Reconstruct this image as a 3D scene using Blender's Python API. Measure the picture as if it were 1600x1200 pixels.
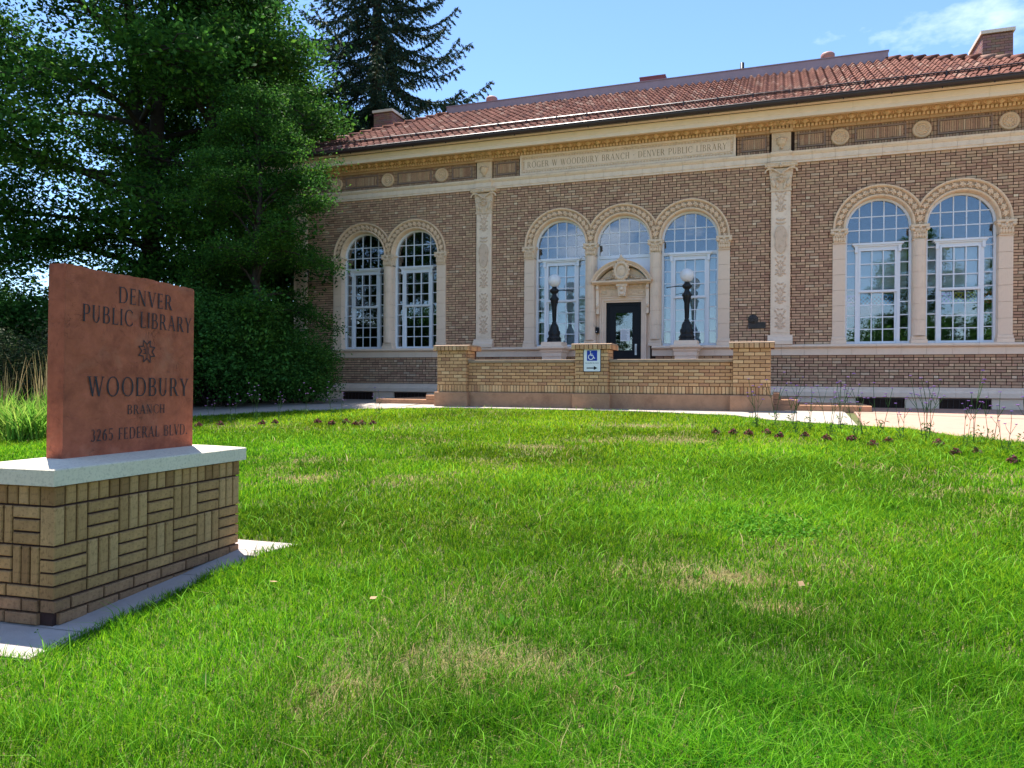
import bpy, bmesh, math, random
import numpy as np
from mathutils import Vector, Matrix

# ------------------------------------------------------------------ camera, sky, sun, exposure
scene = bpy.context.scene
for _o in list(bpy.data.objects): bpy.data.objects.remove(_o)
COL = scene.collection
PI = math.pi
CAM_H, YAW, PITCH, ROLL, FPX = 0.60633, 0.340157, 0.0053219, 0.0053046, 1163.5
cam_data = bpy.data.cameras.new('camera'); cam = bpy.data.objects.new('camera', cam_data); COL.objects.link(cam)
cam_data.sensor_width = 36.0; cam_data.lens = 36.0 * FPX / 1600.0
cam_data.clip_start = 0.05; cam_data.clip_end = 2000
_F = Vector((-math.sin(YAW)*math.cos(PITCH), math.cos(YAW)*math.cos(PITCH), -math.sin(PITCH)))
_R = Vector((math.cos(YAW), math.sin(YAW), 0)); _U = _R.cross(_F)
_R2 = _R*math.cos(ROLL) + _U*math.sin(ROLL); _U2 = -_R*math.sin(ROLL) + _U*math.cos(ROLL)
_m = Matrix((( _R2.x, _U2.x, -_F.x, 0), (_R2.y, _U2.y, -_F.y, 0), (_R2.z, _U2.z, -_F.z, CAM_H), (0, 0, 0, 1)))
cam.matrix_world = _m
scene.camera = cam

SUN_DIR = Vector((-0.30, 0.24, 1.0)).normalized()          # towards the sun: high, a little left and behind the building
world = bpy.data.worlds.new('World'); scene.world = world; world.use_nodes = True
nt = world.node_tree; nt.nodes.clear()
w_out = nt.nodes.new('ShaderNodeOutputWorld'); w_bg = nt.nodes.new('ShaderNodeBackground')
w_sky = nt.nodes.new('ShaderNodeTexSky'); w_sky.sky_type = 'NISHITA'; w_sky.sun_disc = False
w_sky.sun_elevation = math.asin(SUN_DIR.z); w_sky.sun_rotation = math.atan2(SUN_DIR.x, SUN_DIR.y)
w_sky.altitude = 1700; w_sky.air_density = 1.0; w_sky.dust_density = 0.1; w_sky.ozone_density = 3.5
w_bg.inputs['Strength'].default_value = 0.115
# drifting fair-weather clouds all round the sky
w_tc = nt.nodes.new('ShaderNodeTexCoord')
w_sep = nt.nodes.new('ShaderNodeSeparateXYZ'); nt.links.new(w_tc.outputs['Generated'], w_sep.inputs[0])
w_z = nt.nodes.new('ShaderNodeMath'); w_z.operation = 'ADD'; w_z.inputs[1].default_value = 0.22
w_abs = nt.nodes.new('ShaderNodeMath'); w_abs.operation = 'MAXIMUM'; w_abs.inputs[1].default_value = 0.0
nt.links.new(w_sep.outputs['Z'], w_abs.inputs[0]); nt.links.new(w_abs.outputs[0], w_z.inputs[0])
w_dv = nt.nodes.new('ShaderNodeVectorMath'); w_dv.operation = 'DIVIDE'
w_cmb = nt.nodes.new('ShaderNodeCombineXYZ')
for _i in range(3): nt.links.new(w_z.outputs[0], w_cmb.inputs[_i])
nt.links.new(w_tc.outputs['Generated'], w_dv.inputs[0]); nt.links.new(w_cmb.outputs[0], w_dv.inputs[1])
w_mp = nt.nodes.new('ShaderNodeMapping'); w_mp.inputs['Location'].default_value = (15.5, 6.9, 3.5)
nt.links.new(w_dv.outputs[0], w_mp.inputs[0])
w_ns = nt.nodes.new('ShaderNodeTexNoise'); w_ns.inputs['Scale'].default_value = 1.15; w_ns.inputs['Detail'].default_value = 8; w_ns.inputs['Roughness'].default_value = 0.58
nt.links.new(w_mp.outputs[0], w_ns.inputs['Vector'])
w_rp = nt.nodes.new('ShaderNodeValToRGB'); w_rp.color_ramp.elements[0].position = 0.555; w_rp.color_ramp.elements[1].position = 0.74
nt.links.new(w_ns.outputs['Fac'], w_rp.inputs[0])
w_mix = nt.nodes.new('ShaderNodeMixRGB'); w_mix.inputs['Color2'].default_value = (7.5, 8.0, 8.8, 1)
w_hs = nt.nodes.new('ShaderNodeHueSaturation'); w_hs.inputs['Saturation'].default_value = 1.05; nt.links.new(w_sky.outputs[0], w_hs.inputs['Color'])
nt.links.new(w_rp.outputs['Color'], w_mix.inputs['Fac']); nt.links.new(w_hs.outputs[0], w_mix.inputs['Color1'])
nt.links.new(w_mix.outputs[0], w_bg.inputs['Color']); nt.links.new(w_bg.outputs[0], w_out.inputs[0])

sun_l = bpy.data.lights.new('sun', 'SUN'); sun_l.energy = 4.6; sun_l.angle = math.radians(0.53); sun_l.color = (1.0, 0.955, 0.89)
sun = bpy.data.objects.new('sun', sun_l); COL.objects.link(sun); sun.location = (-20, 20, 60)
sun.rotation_euler = (-SUN_DIR).to_track_quat('-Z', 'Y').to_euler()

scene.view_settings.view_transform = 'Standard'; scene.view_settings.look = 'None'
scene.view_settings.gamma = 1.0; scene.view_settings.use_curve_mapping = False
scene.view_settings.exposure = 1.43
scene.cycles.max_bounces = 8; scene.cycles.transparent_max_bounces = 12; scene.cycles.use_denoising = True
try: scene.cycles.denoiser = 'OPENIMAGEDENOISE'
except Exception: pass

rnd = random.Random(7); rng = np.random.default_rng(11)

# ------------------------------------------------------------------ helpers
class MB:
    """collects faces; mesh() makes one mesh of them"""
    def __init__(s): s.v = []; s.f = []; s.t = []
    def face(s, pts, tint=None):
        n = len(s.v); s.v += [tuple(p) for p in pts]; s.f.append(tuple(range(n, n+len(pts)))); s.t.append(tint)
    def grid(s, vs, fs, tint=None):
        n = len(s.v); s.v += [tuple(p) for p in vs]
        for f in fs: s.f.append(tuple(i+n for i in f)); s.t.append(tint)
    def box(s, x0, x1, y0, y1, z0, z1, tint=None, back=True):
        vs = [(x0,y0,z0),(x1,y0,z0),(x1,y1,z0),(x0,y1,z0),(x0,y0,z1),(x1,y0,z1),(x1,y1,z1),(x0,y1,z1)]
        fs = [(0,1,5,4),(1,2,6,5),(3,0,4,7),(4,5,6,7),(3,2,1,0)]
        if back: fs.append((2,3,7,6))
        s.grid(vs, fs, tint)
    def chbox(s, x0, x1, y0, y1, z0, z1, c=0.004, tint=None):
        """box whose front (y0) edges are chamfered"""
        vs = [(x0+c,y0,z0+c),(x1-c,y0,z0+c),(x1-c,y0,z1-c),(x0+c,y0,z1-c),
              (x0,y0+c,z0),(x1,y0+c,z0),(x1,y0+c,z1),(x0,y0+c,z1),(x0,y1,z0),(x1,y1,z0),(x1,y1,z1),(x0,y1,z1)]
        fs = [(0,1,2,3),(4,5,1,0),(5,6,2,1),(6,7,3,2),(7,4,0,3),(4,8,9,5),(5,9,10,6),(6,10,11,7),(7,11,8,4),(8,11,10,9)]
        s.grid(vs, fs, tint)
    def prism(s, prof, x0, x1, tint=None):
        """closed (y, z) outline pulled along x"""
        n = len(prof); vs = [(x0,y,z) for y,z in prof] + [(x1,y,z) for y,z in prof]
        fs = [(i, (i+1)%n, n+(i+1)%n, n+i) for i in range(n)] + [tuple(range(n-1,-1,-1)), tuple(range(n, 2*n))]
        s.grid(vs, fs, tint)
    def slab(s, pts, y0, y1, tint=None):
        """closed (x, z) outline pulled along y"""
        n = len(pts); vs = [(x,y0,z) for x,z in pts] + [(x,y1,z) for x,z in pts]
        fs = [(i, (i+1)%n, n+(i+1)%n, n+i) for i in range(n)] + [tuple(range(n-1,-1,-1)), tuple(range(n, 2*n))]
        s.grid(vs, fs, tint)
    def plate(s, pts, z0, z1, tint=None):
        n = len(pts); vs = [(x,y,z0) for x,y in pts] + [(x,y,z1) for x,y in pts]
        fs = [(i, (i+1)%n, n+(i+1)%n, n+i) for i in range(n)] + [tuple(range(n-1,-1,-1)), tuple(range(n, 2*n))]
        s.grid(vs, fs, tint)
    def lathe(s, prof, n=16, c=(0,0,0), a0=0, a1=2*PI, tint=None):
        full = abs(a1-a0-2*PI) < 1e-6; k = n if full else n+1
        vs = []; fs = []
        for i in range(k):
            a = a0+(a1-a0)*i/n
            for r, z in prof: vs.append((c[0]+r*math.cos(a), c[1]+r*math.sin(a), c[2]+z))
        m = len(prof)
        for i in range(n):
            j = (i+1) % k if full else i+1
            for q in range(m-1): fs.append((i*m+q, j*m+q, j*m+q+1, i*m+q+1))
        s.grid(vs, fs, tint)
    def tube(s, pts, rad, n=6, tint=None, cap=True):
        pts = [Vector(p) for p in pts]; vs = []; fs = []
        up = Vector((0.31, 0.17, 0.93))
        for i, p in enumerate(pts):
            d = (pts[min(i+1, len(pts)-1)] - pts[max(i-1, 0)]).normalized()
            a = d.cross(up)
            if a.length < 1e-3: a = d.cross(Vector((1, 0, 0)))
            a.normalize(); b = d.cross(a)
            r = rad[i] if hasattr(rad, '__len__') else rad
            for k in range(n):
                t = 2*PI*k/n; vs.append(p + a*(r*math.cos(t)) + b*(r*math.sin(t)))
        for i in range(len(pts)-1):
            for k in range(n):
                fs.append((i*n+k, i*n+(k+1)%n, (i+1)*n+(k+1)%n, (i+1)*n+k))
        if cap: fs.append(tuple(range(n-1,-1,-1))); fs.append(tuple(range((len(pts)-1)*n, len(pts)*n)))
        s.grid(vs, fs, tint)
    def blob(s, c, r, nu=10, nv=6, tint=None, rot=0.0):
        """ellipsoid; rot turns it in the x-z plane"""
        vs = []; fs = []; cr, sr = math.cos(rot), math.sin(rot)
        for j in range(nv+1):
            ph = -PI/2 + PI*j/nv
            for i in range(nu):
                t = 2*PI*i/nu
                x = r[0]*math.cos(ph)*math.cos(t); y = r[1]*math.cos(ph)*math.sin(t); z = r[2]*math.sin(ph)
                vs.append((c[0]+x*cr-z*sr, c[1]+y, c[2]+x*sr+z*cr))
        for j in range(nv):
            for i in range(nu): fs.append((j*nu+i, j*nu+(i+1)%nu, (j+1)*nu+(i+1)%nu, (j+1)*nu+i))
        s.grid(vs, fs, tint)
    def mesh(s, name, mat=None, smooth=False):
        me = bpy.data.meshes.new(name); me.from_pydata(s.v, [], s.f)
        if any(t is not None for t in s.t):
            at = me.attributes.new('tint', 'FLOAT_COLOR', 'FACE')
            arr = np.ones((len(s.f), 4), np.float32)
            for i, t in enumerate(s.t):
                if t is not None: arr[i, :3] = t
            at.data.foreach_set('color', arr.ravel())
        if smooth: me.polygons.foreach_set('use_smooth', [True]*len(s.f))
        if mat: me.materials.append(mat)
        me.update(); return me

def np_mesh(name, verts, faces, mat, tint=None, smooth=False):
    """big mesh from arrays; faces (n, k); tint is per vertex (n, 3)"""
    me = bpy.data.meshes.new(name); verts = np.asarray(verts, np.float32); faces = np.asarray(faces, np.int32)
    k = faces.shape[1]
    me.vertices.add(len(verts)); me.vertices.foreach_set('co', verts.ravel())
    me.loops.add(faces.size); me.loops.foreach_set('vertex_index', faces.ravel())
    me.polygons.add(len(faces)); me.polygons.foreach_set('loop_start', np.arange(0, faces.size, k, dtype=np.int32))
    if smooth: me.polygons.foreach_set('use_smooth', np.ones(len(faces), bool))
    if tint is not None:
        at = me.attributes.new('tint', 'FLOAT_COLOR', 'POINT'); c = np.ones((len(verts), 4), np.float32); c[:, :3] = tint
        at.data.foreach_set('color', c.ravel())
    me.update(calc_edges=True); me.validate(); me.materials.append(mat); return me

def ob(name, me, parent=None, loc=(0,0,0), rot=(0,0,0), scale=None):
    o = bpy.data.objects.new(name, me); COL.objects.link(o); o.location = loc; o.rotation_euler = rot
    if scale: o.scale = scale
    if parent: o.parent = parent
    return o
def thing(name, label, cat, loc=(0,0,0), rotz=0, group=None):
    o = bpy.data.objects.new(name, None); COL.objects.link(o); o.location = loc; o.rotation_euler = (0,0,rotz); o.empty_display_size = .2
    return tag(o, label, cat, group)
def tag(o, label, cat, group=None):
    o['label'] = label; o['category'] = cat
    if group: o['group'] = group
    return o
def struct(name, me, loc=(0,0,0)):
    o = ob(name, me, None, loc); o['kind'] = 'structure'; return o
def dup(root, loc, rotz=None, label=None, group=None, scale=None):
    r = root.copy(); COL.objects.link(r); r.location = loc
    if rotz is not None: r.rotation_euler = (0,0,rotz)
    if scale: r.scale = scale
    if label: r['label'] = label
    if group: r['group'] = group
    for ch in list(root.children):
        c = ch.copy(); COL.objects.link(c); c.parent = r
        for g in list(ch.children):
            d = g.copy(); COL.objects.link(d); d.parent = c
    return r

# ------------------------------------------------------------------ materials
def mat(name, col, rough=0.7, var=0.12, scale=8.0, bump=0.0, bscale=60.0, tint=False, spec=0.3, metal=0.0, dirt=None, dscale=2.5, coords='Object', transl=0.0, stretch=None):
    m = bpy.data.materials.new(name); m.use_nodes = True; t = m.node_tree; N = t.nodes; L = t.links
    p = N['Principled BSDF']; p.inputs['Roughness'].default_value = rough; p.inputs['Metallic'].default_value = metal
    p.inputs['Specular IOR Level'].default_value = spec
    tc = N.new('ShaderNodeTexCoord'); src = tc.outputs[coords]
    if coords == 'World':
        pass
    if stretch:
        mp = N.new('ShaderNodeMapping'); mp.inputs['Scale'].default_value = stretch; L.new(src, mp.inputs[0]); src = mp.outputs[0]
    base = N.new('ShaderNodeRGB'); base.outputs[0].default_value = (*col, 1); c = base.outputs[0]
    if tint:
        a = N.new('ShaderNodeAttribute'); a.attribute_name = 'tint'
        mx = N.new('ShaderNodeMixRGB'); mx.blend_type = 'MULTIPLY'; mx.inputs[0].default_value = 1
        L.new(c, mx.inputs[1]); L.new(a.outputs['Color'], mx.inputs[2]); c = mx.outputs[0]
    if var:
        n = N.new('ShaderNodeTexNoise'); n.inputs['Scale'].default_value = scale; n.inputs['Detail'].default_value = 5; n.inputs['Roughness'].default_value = 0.65
        L.new(src, n.inputs['Vector'])
        mr = N.new('ShaderNodeMapRange'); mr.inputs['From Min'].default_value = 0.25; mr.inputs['From Max'].default_value = 0.75
        mr.inputs['To Min'].default_value = 1-var; mr.inputs['To Max'].default_value = 1+var; L.new(n.outputs['Fac'], mr.inputs[0])
        mx = N.new('ShaderNodeVectorMath'); mx.operation = 'SCALE'; L.new(c, mx.inputs[0]); L.new(mr.outputs[0], mx.inputs['Scale']); c = mx.outputs[0]
    if dirt:
        n = N.new('ShaderNodeTexNoise'); n.inputs['Scale'].default_value = dscale; n.inputs['Detail'].default_value = 9; n.inputs['Roughness'].default_value = 0.72
        L.new(src, n.inputs['Vector'])
        rp = N.new('ShaderNodeValToRGB'); rp.color_ramp.elements[0].position = 0.50; rp.color_ramp.elements[1].position = 0.74
        L.new(n.outputs['Fac'], rp.inputs[0])
        mu = N.new('ShaderNodeMath'); mu.operation = 'MULTIPLY'; mu.inputs[1].default_value = dirt[3] if len(dirt) > 3 else 0.6
        L.new(rp.outputs[0], mu.inputs[0])
        mx = N.new('ShaderNodeMixRGB'); mx.inputs[2].default_value = (*dirt[:3], 1); L.new(mu.outputs[0], mx.inputs[0]); L.new(c, mx.inputs[1]); c = mx.outputs[0]
    L.new(c, p.inputs['Base Color'])
    if bump:
        n = N.new('ShaderNodeTexNoise'); n.inputs['Scale'].default_value = bscale; n.inputs['Detail'].default_value = 4; L.new(src, n.inputs['Vector'])
        b = N.new('ShaderNodeBump'); b.inputs['Strength'].default_value = bump; b.inputs['Distance'].default_value = 0.01
        L.new(n.outputs['Fac'], b.inputs['Height']); L.new(b.outputs[0], p.inputs['Normal'])
    if transl:
        tr = N.new('ShaderNodeBsdfTranslucent'); L.new(c, tr.inputs['Color'])
        ms = N.new('ShaderNodeMixShader'); ms.inputs[0].default_value = transl
        L.new(p.outputs[0], ms.inputs[1]); L.new(tr.outputs[0], ms.inputs[2])
        L.new(ms.outputs[0], N['Material Output'].inputs['Surface'])
    return m

def redstone_mat():
    m = mat('red_sandstone', (0.355, 0.105, 0.058), 0.88, 0.26, 11, 0, dirt=(0.15, 0.042, 0.027, 0.85), dscale=4.0, spec=0.15)
    t = m.node_tree; N = t.nodes; L = t.links; p = N['Principled BSDF']; tc = N.new('ShaderNodeTexCoord')
    def noise(sc, det, dist, seed):
        mp = N.new('ShaderNodeMapping'); mp.inputs['Location'].default_value = (seed, seed*.7, seed*1.3); mp.inputs['Scale'].default_value = (1, 1, 1.35); L.new(tc.outputs['Object'], mp.inputs[0])
        n = N.new('ShaderNodeTexNoise'); n.inputs['Scale'].default_value = sc; n.inputs['Detail'].default_value = det; n.inputs['Distortion'].default_value = dist; L.new(mp.outputs[0], n.inputs['Vector']); return n.outputs['Fac']
    c = p.inputs['Base Color'].links[0].from_socket
    # hairline bedding cracks: where a warped noise crosses its middle value
    cr = noise(5.5, 3, 1.6, 3.0); d = N.new('ShaderNodeMath'); d.operation = 'SUBTRACT'; d.inputs[1].default_value = .5; L.new(cr, d.inputs[0]); a = N.new('ShaderNodeMath'); a.operation = 'ABSOLUTE'; L.new(d.outputs[0], a.inputs[0])
    mr = N.new('ShaderNodeMapRange'); mr.inputs['From Min'].default_value = 0; mr.inputs['From Max'].default_value = .009; mr.inputs['To Min'].default_value = 1; mr.inputs['To Max'].default_value = 0; L.new(a.outputs[0], mr.inputs[0])
    gate = N.new('ShaderNodeMath'); gate.operation = 'MULTIPLY'; g2 = N.new('ShaderNodeMapRange'); g2.inputs['From Min'].default_value = .52; g2.inputs['From Max'].default_value = .66; L.new(noise(7, 2, 0, 9.0), g2.inputs[0]); L.new(mr.outputs[0], gate.inputs[0]); L.new(g2.outputs[0], gate.inputs[1])
    k = N.new('ShaderNodeMath'); k.operation = 'MULTIPLY'; k.inputs[1].default_value = .45; L.new(gate.outputs[0], k.inputs[0])
    mx = N.new('ShaderNodeMixRGB'); mx.inputs[2].default_value = (.075, .030, .026, 1); L.new(k.outputs[0], mx.inputs[0]); L.new(c, mx.inputs[1])
    # pale mineral bloom
    g3 = N.new('ShaderNodeMapRange'); g3.inputs['From Min'].default_value = .56; g3.inputs['From Max'].default_value = .78; g3.inputs['To Max'].default_value = .42; L.new(noise(4.5, 7, .6, 17.0), g3.inputs[0])
    m2 = N.new('ShaderNodeMixRGB'); m2.inputs[2].default_value = (.42, .19, .12, 1); L.new(g3.outputs[0], m2.inputs[0]); L.new(mx.outputs[0], m2.inputs[1]); L.new(m2.outputs[0], p.inputs['Base Color'])
    hb = N.new('ShaderNodeMath'); hb.operation = 'SUBTRACT'; L.new(noise(14, 6, 1.2, 5.0), hb.inputs[0]); L.new(gate.outputs[0], hb.inputs[1])
    b = N.new('ShaderNodeBump'); b.inputs['Strength'].default_value = .55; b.inputs['Distance'].default_value = .010; L.new(hb.outputs[0], b.inputs['Height']); L.new(b.outputs[0], p.inputs['Normal'])
    return m

M = {}
M['mortar'] = mat('facade_mortar', (0.038, 0.021, 0.015), 0.95, 0.2, 12, 0.2)
M['brick'] = mat('facade_brick', (1, 1, 1), 0.85, 0.16, 22, 0.35, 130, tint=True, spec=0.15, dirt=(0.24, 0.165, 0.125, 0.32), dscale=0.6)
M['terra'] = mat('terracotta_cream', (0.84, 0.635, 0.47), 0.55, 0.05, 3, 0.12, 45, spec=0.35, dirt=(0.42, 0.30, 0.22, 0.30), dscale=5)
M['terra_y'] = mat('terracotta_ochre', (0.82, 0.57, 0.35), 0.6, 0.08, 4, 0.15, 45, spec=0.3, tint=True, dirt=(0.38, 0.24, 0.10, 0.45), dscale=6)
M['terra_f'] = mat('fascia_cream', (0.92, 0.72, 0.54), 0.55, 0.05, 2, 0.05, 30, dirt=(0.55, 0.42, 0.22, 0.25), dscale=3)
M['terra_p'] = mat('terracotta_relief', (0.86, 0.665, 0.49), 0.55, 0.06, 4, 0.2, 60, dirt=(0.45, 0.28, 0.18, 0.4), dscale=9)
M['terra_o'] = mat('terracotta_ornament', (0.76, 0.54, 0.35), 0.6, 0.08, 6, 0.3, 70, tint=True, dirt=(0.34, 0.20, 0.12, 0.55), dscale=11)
M['terra_u'] = mat('terracotta_carved', (0.78, 0.57, 0.38), 0.6, 0.08, 6, 0.3, 70, dirt=(0.34, 0.20, 0.12, 0.6), dscale=14)
M['terra_r'] = mat('terracotta_candelabra', (0.70, 0.50, 0.35), 0.6, 0.10, 6, 0.3, 70, dirt=(0.30, 0.18, 0.11, 0.5), dscale=14)
M['terra_yu'] = mat('terracotta_ochre_plain', (0.74, 0.51, 0.31), 0.6, 0.08, 4, 0.15, 45)
M['wood'] = mat('window_white_paint', (0.76, 0.77, 0.80), 0.45, 0.04, 6, 0.03, 40, dirt=(0.55, 0.50, 0.45, 0.2), dscale=6)
M['black'] = mat('black_paint', (0.007, 0.008, 0.011), 0.45, 0.2, 8, 0.05, 60, spec=0.2)
M['iron'] = mat('cast_iron_black', (0.014, 0.016, 0.018), 0.45, 0.25, 14, 0.35, 55, spec=0.3)
M['gutter'] = mat('gutter_brown', (0.045, 0.026, 0.024), 0.4, 0.15, 5, 0, spec=0.45)
M['tile'] = mat('roof_tile_clay', (1, 1, 1), 0.85, 0.22, 16, 0.3, 80, spec=0.08, tint=True, dirt=(0.10, 0.06, 0.05, 0.35), dscale=4)
M['flash'] = mat('ridge_metal_mauve', (0.36, 0.24, 0.25), 0.5, 0.1, 3, 0, metal=0.2)
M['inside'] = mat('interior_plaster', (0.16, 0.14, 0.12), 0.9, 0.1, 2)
M['blind'] = mat('window_blind', (0.80, 0.82, 0.80), 0.8, 0.03, 2, transl=0.25)
M['tbrick'] = mat('terrace_brick', (1, 1, 1), 0.85, 0.18, 26, 0.5, 110, tint=True)
M['tmortar'] = mat('terrace_mortar', (0.13, 0.062, 0.036), 0.95, 0.25, 15, 0.3)
M['sand'] = mat('sandstone_brown', (0.43, 0.235, 0.135), 0.9, 0.18, 5, 0.4, 60, dirt=(0.20, 0.095, 0.055, 0.75), dscale=2.6)
M['sandcap'] = mat('sandstone_cap', (0.36, 0.25, 0.17), 0.9, 0.14, 6, 0.3, 60, dirt=(0.22, 0.14, 0.10, 0.5), dscale=4)
M['sbrick'] = mat('sign_brick', (1, 1, 1), 0.9, 0.20, 14, 0.8, 170, tint=True, dirt=(0.045, 0.022, 0.015, 0.75), dscale=48, spec=0.12)
M['smortar'] = mat('sign_mortar', (0.055, 0.026, 0.022), 0.95, 0.25, 20, 0.4)
M['concrete_cap'] = mat('cap_concrete_white', (0.68, 0.60, 0.47), 0.9, 0.05, 9, 0.5, 210, dirt=(0.16, 0.13, 0.10, 0.55), dscale=60)
M['redstone'] = redstone_mat()
M['letter'] = mat('letter_dark_paint', (0.016, 0.020, 0.030), 0.6, 0.3, 20)
M['letter2'] = mat('incised_letter', (0.34, 0.21, 0.10), 0.9, 0.2, 10)
M['walk'] = mat('walk_concrete', (0.36, 0.305, 0.255), 0.9, 0.08, 3, 0.25, 90, dirt=(0.33, 0.27, 0.23, 0.45), dscale=2.2)
M['pink'] = mat('walk_pink_flagstone', (0.40, 0.245, 0.18), 0.9, 0.08, 3, 0.25, 80, dirt=(0.28, 0.16, 0.115, 0.5), dscale=2.4)
M['apron'] = mat('apron_concrete', (0.40, 0.34, 0.31), 0.92, 0.1, 6, 0.4, 120, dirt=(0.28, 0.23, 0.21, 0.5), dscale=5)
M['bark'] = mat('tree_bark', (0.045, 0.034, 0.026), 0.95, 0.35, 9, 0.9, 22)
M['leaf'] = mat('tree_leaf', (1, 1, 1), 0.65, 0, tint=True, spec=0.10, transl=0.42)
M['needle'] = mat('spruce_needle', (1, 1, 1), 0.65, 0, tint=True, spec=0.12, transl=0.12)
M['shrubleaf'] = mat('shrub_leaf', (1, 1, 1), 0.65, 0, tint=True, spec=0.10, transl=0.30)
M['grass'] = mat('grass_blade', (1, 1, 1), 0.75, 0, tint=True, spec=0.05, transl=0.48)
M['petal'] = mat('flower_petal', (1, 1, 1), 0.7, 0, tint=True, spec=0.1, transl=0.3)
M['signwhite'] = mat('sign_white', (0.80, 0.80, 0.80), 0.35, 0.03, 6)
M['signblue'] = mat('sign_blue', (0.012, 0.045, 0.36), 0.35, 0.03, 6)
M['paper'] = mat('paper_white', (0.78, 0.78, 0.78), 0.8, 0.02, 6)
M['bronze'] = mat('bronze_plaque', (0.055, 0.045, 0.040), 0.45, 0.3, 12, 0.3, 50, metal=0.5)
M['steel'] = mat('brushed_steel', (0.6, 0.6, 0.6), 0.35, 0.05, 10, metal=0.9)
M['asphalt'] = mat('street_asphalt', (0.05, 0.05, 0.052), 0.95, 0.15, 4, 0.3)
M['globe'] = mat('opal_glass', (0.93, 0.93, 0.93), 0.22, 0.0, spec=0.5, transl=0.35)
M['chimbrick'] = mat('chimney_brick', (1, 1, 1), 0.9, 0.2, 20, 0.3, tint=True)

def glass_mat(name, tintc, refl):
    m = bpy.data.materials.new(name); m.use_nodes = True; t = m.node_tree; N = t.nodes; L = t.links; N.clear()
    o = N.new('ShaderNodeOutputMaterial'); tr = N.new('ShaderNodeBsdfTransparent'); gl = N.new('ShaderNodeBsdfGlossy'); mx = N.new('ShaderNodeMixShader')
    tr.inputs[0].default_value = (*tintc, 1); gl.inputs['Roughness'].default_value = 0.0; gl.inputs[0].default_value = (0.95, 0.97, 1, 1)
    fr = N.new('ShaderNodeFresnel'); fr.inputs[0].default_value = 1.52
    mr = N.new('ShaderNodeMapRange'); mr.inputs['From Min'].default_value = 0.04; mr.inputs['To Min'].default_value = refl; mr.inputs['To Max'].default_value = 1
    L.new(fr.outputs[0], mr.inputs[0]); L.new(mr.outputs[0], mx.inputs[0]); L.new(tr.outputs[0], mx.inputs[1]); L.new(gl.outputs[0], mx.inputs[2]); L.new(mx.outputs[0], o.inputs[0])
    # gentle waviness of old panes
    tc = N.new('ShaderNodeTexCoord'); n = N.new('ShaderNodeTexNoise'); n.inputs['Scale'].default_value = 3.0; L.new(tc.outputs['Object'], n.inputs['Vector'])
    b = N.new('ShaderNodeBump'); b.inputs['Strength'].default_value = 0.10; b.inputs['Distance'].default_value = 0.01; L.new(n.outputs['Fac'], b.inputs['Height']); L.new(b.outputs[0], gl.inputs['Normal'])
    return m
M['glass'] = glass_mat('window_glass', (0.86, 0.90, 0.92), 0.11)

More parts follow.
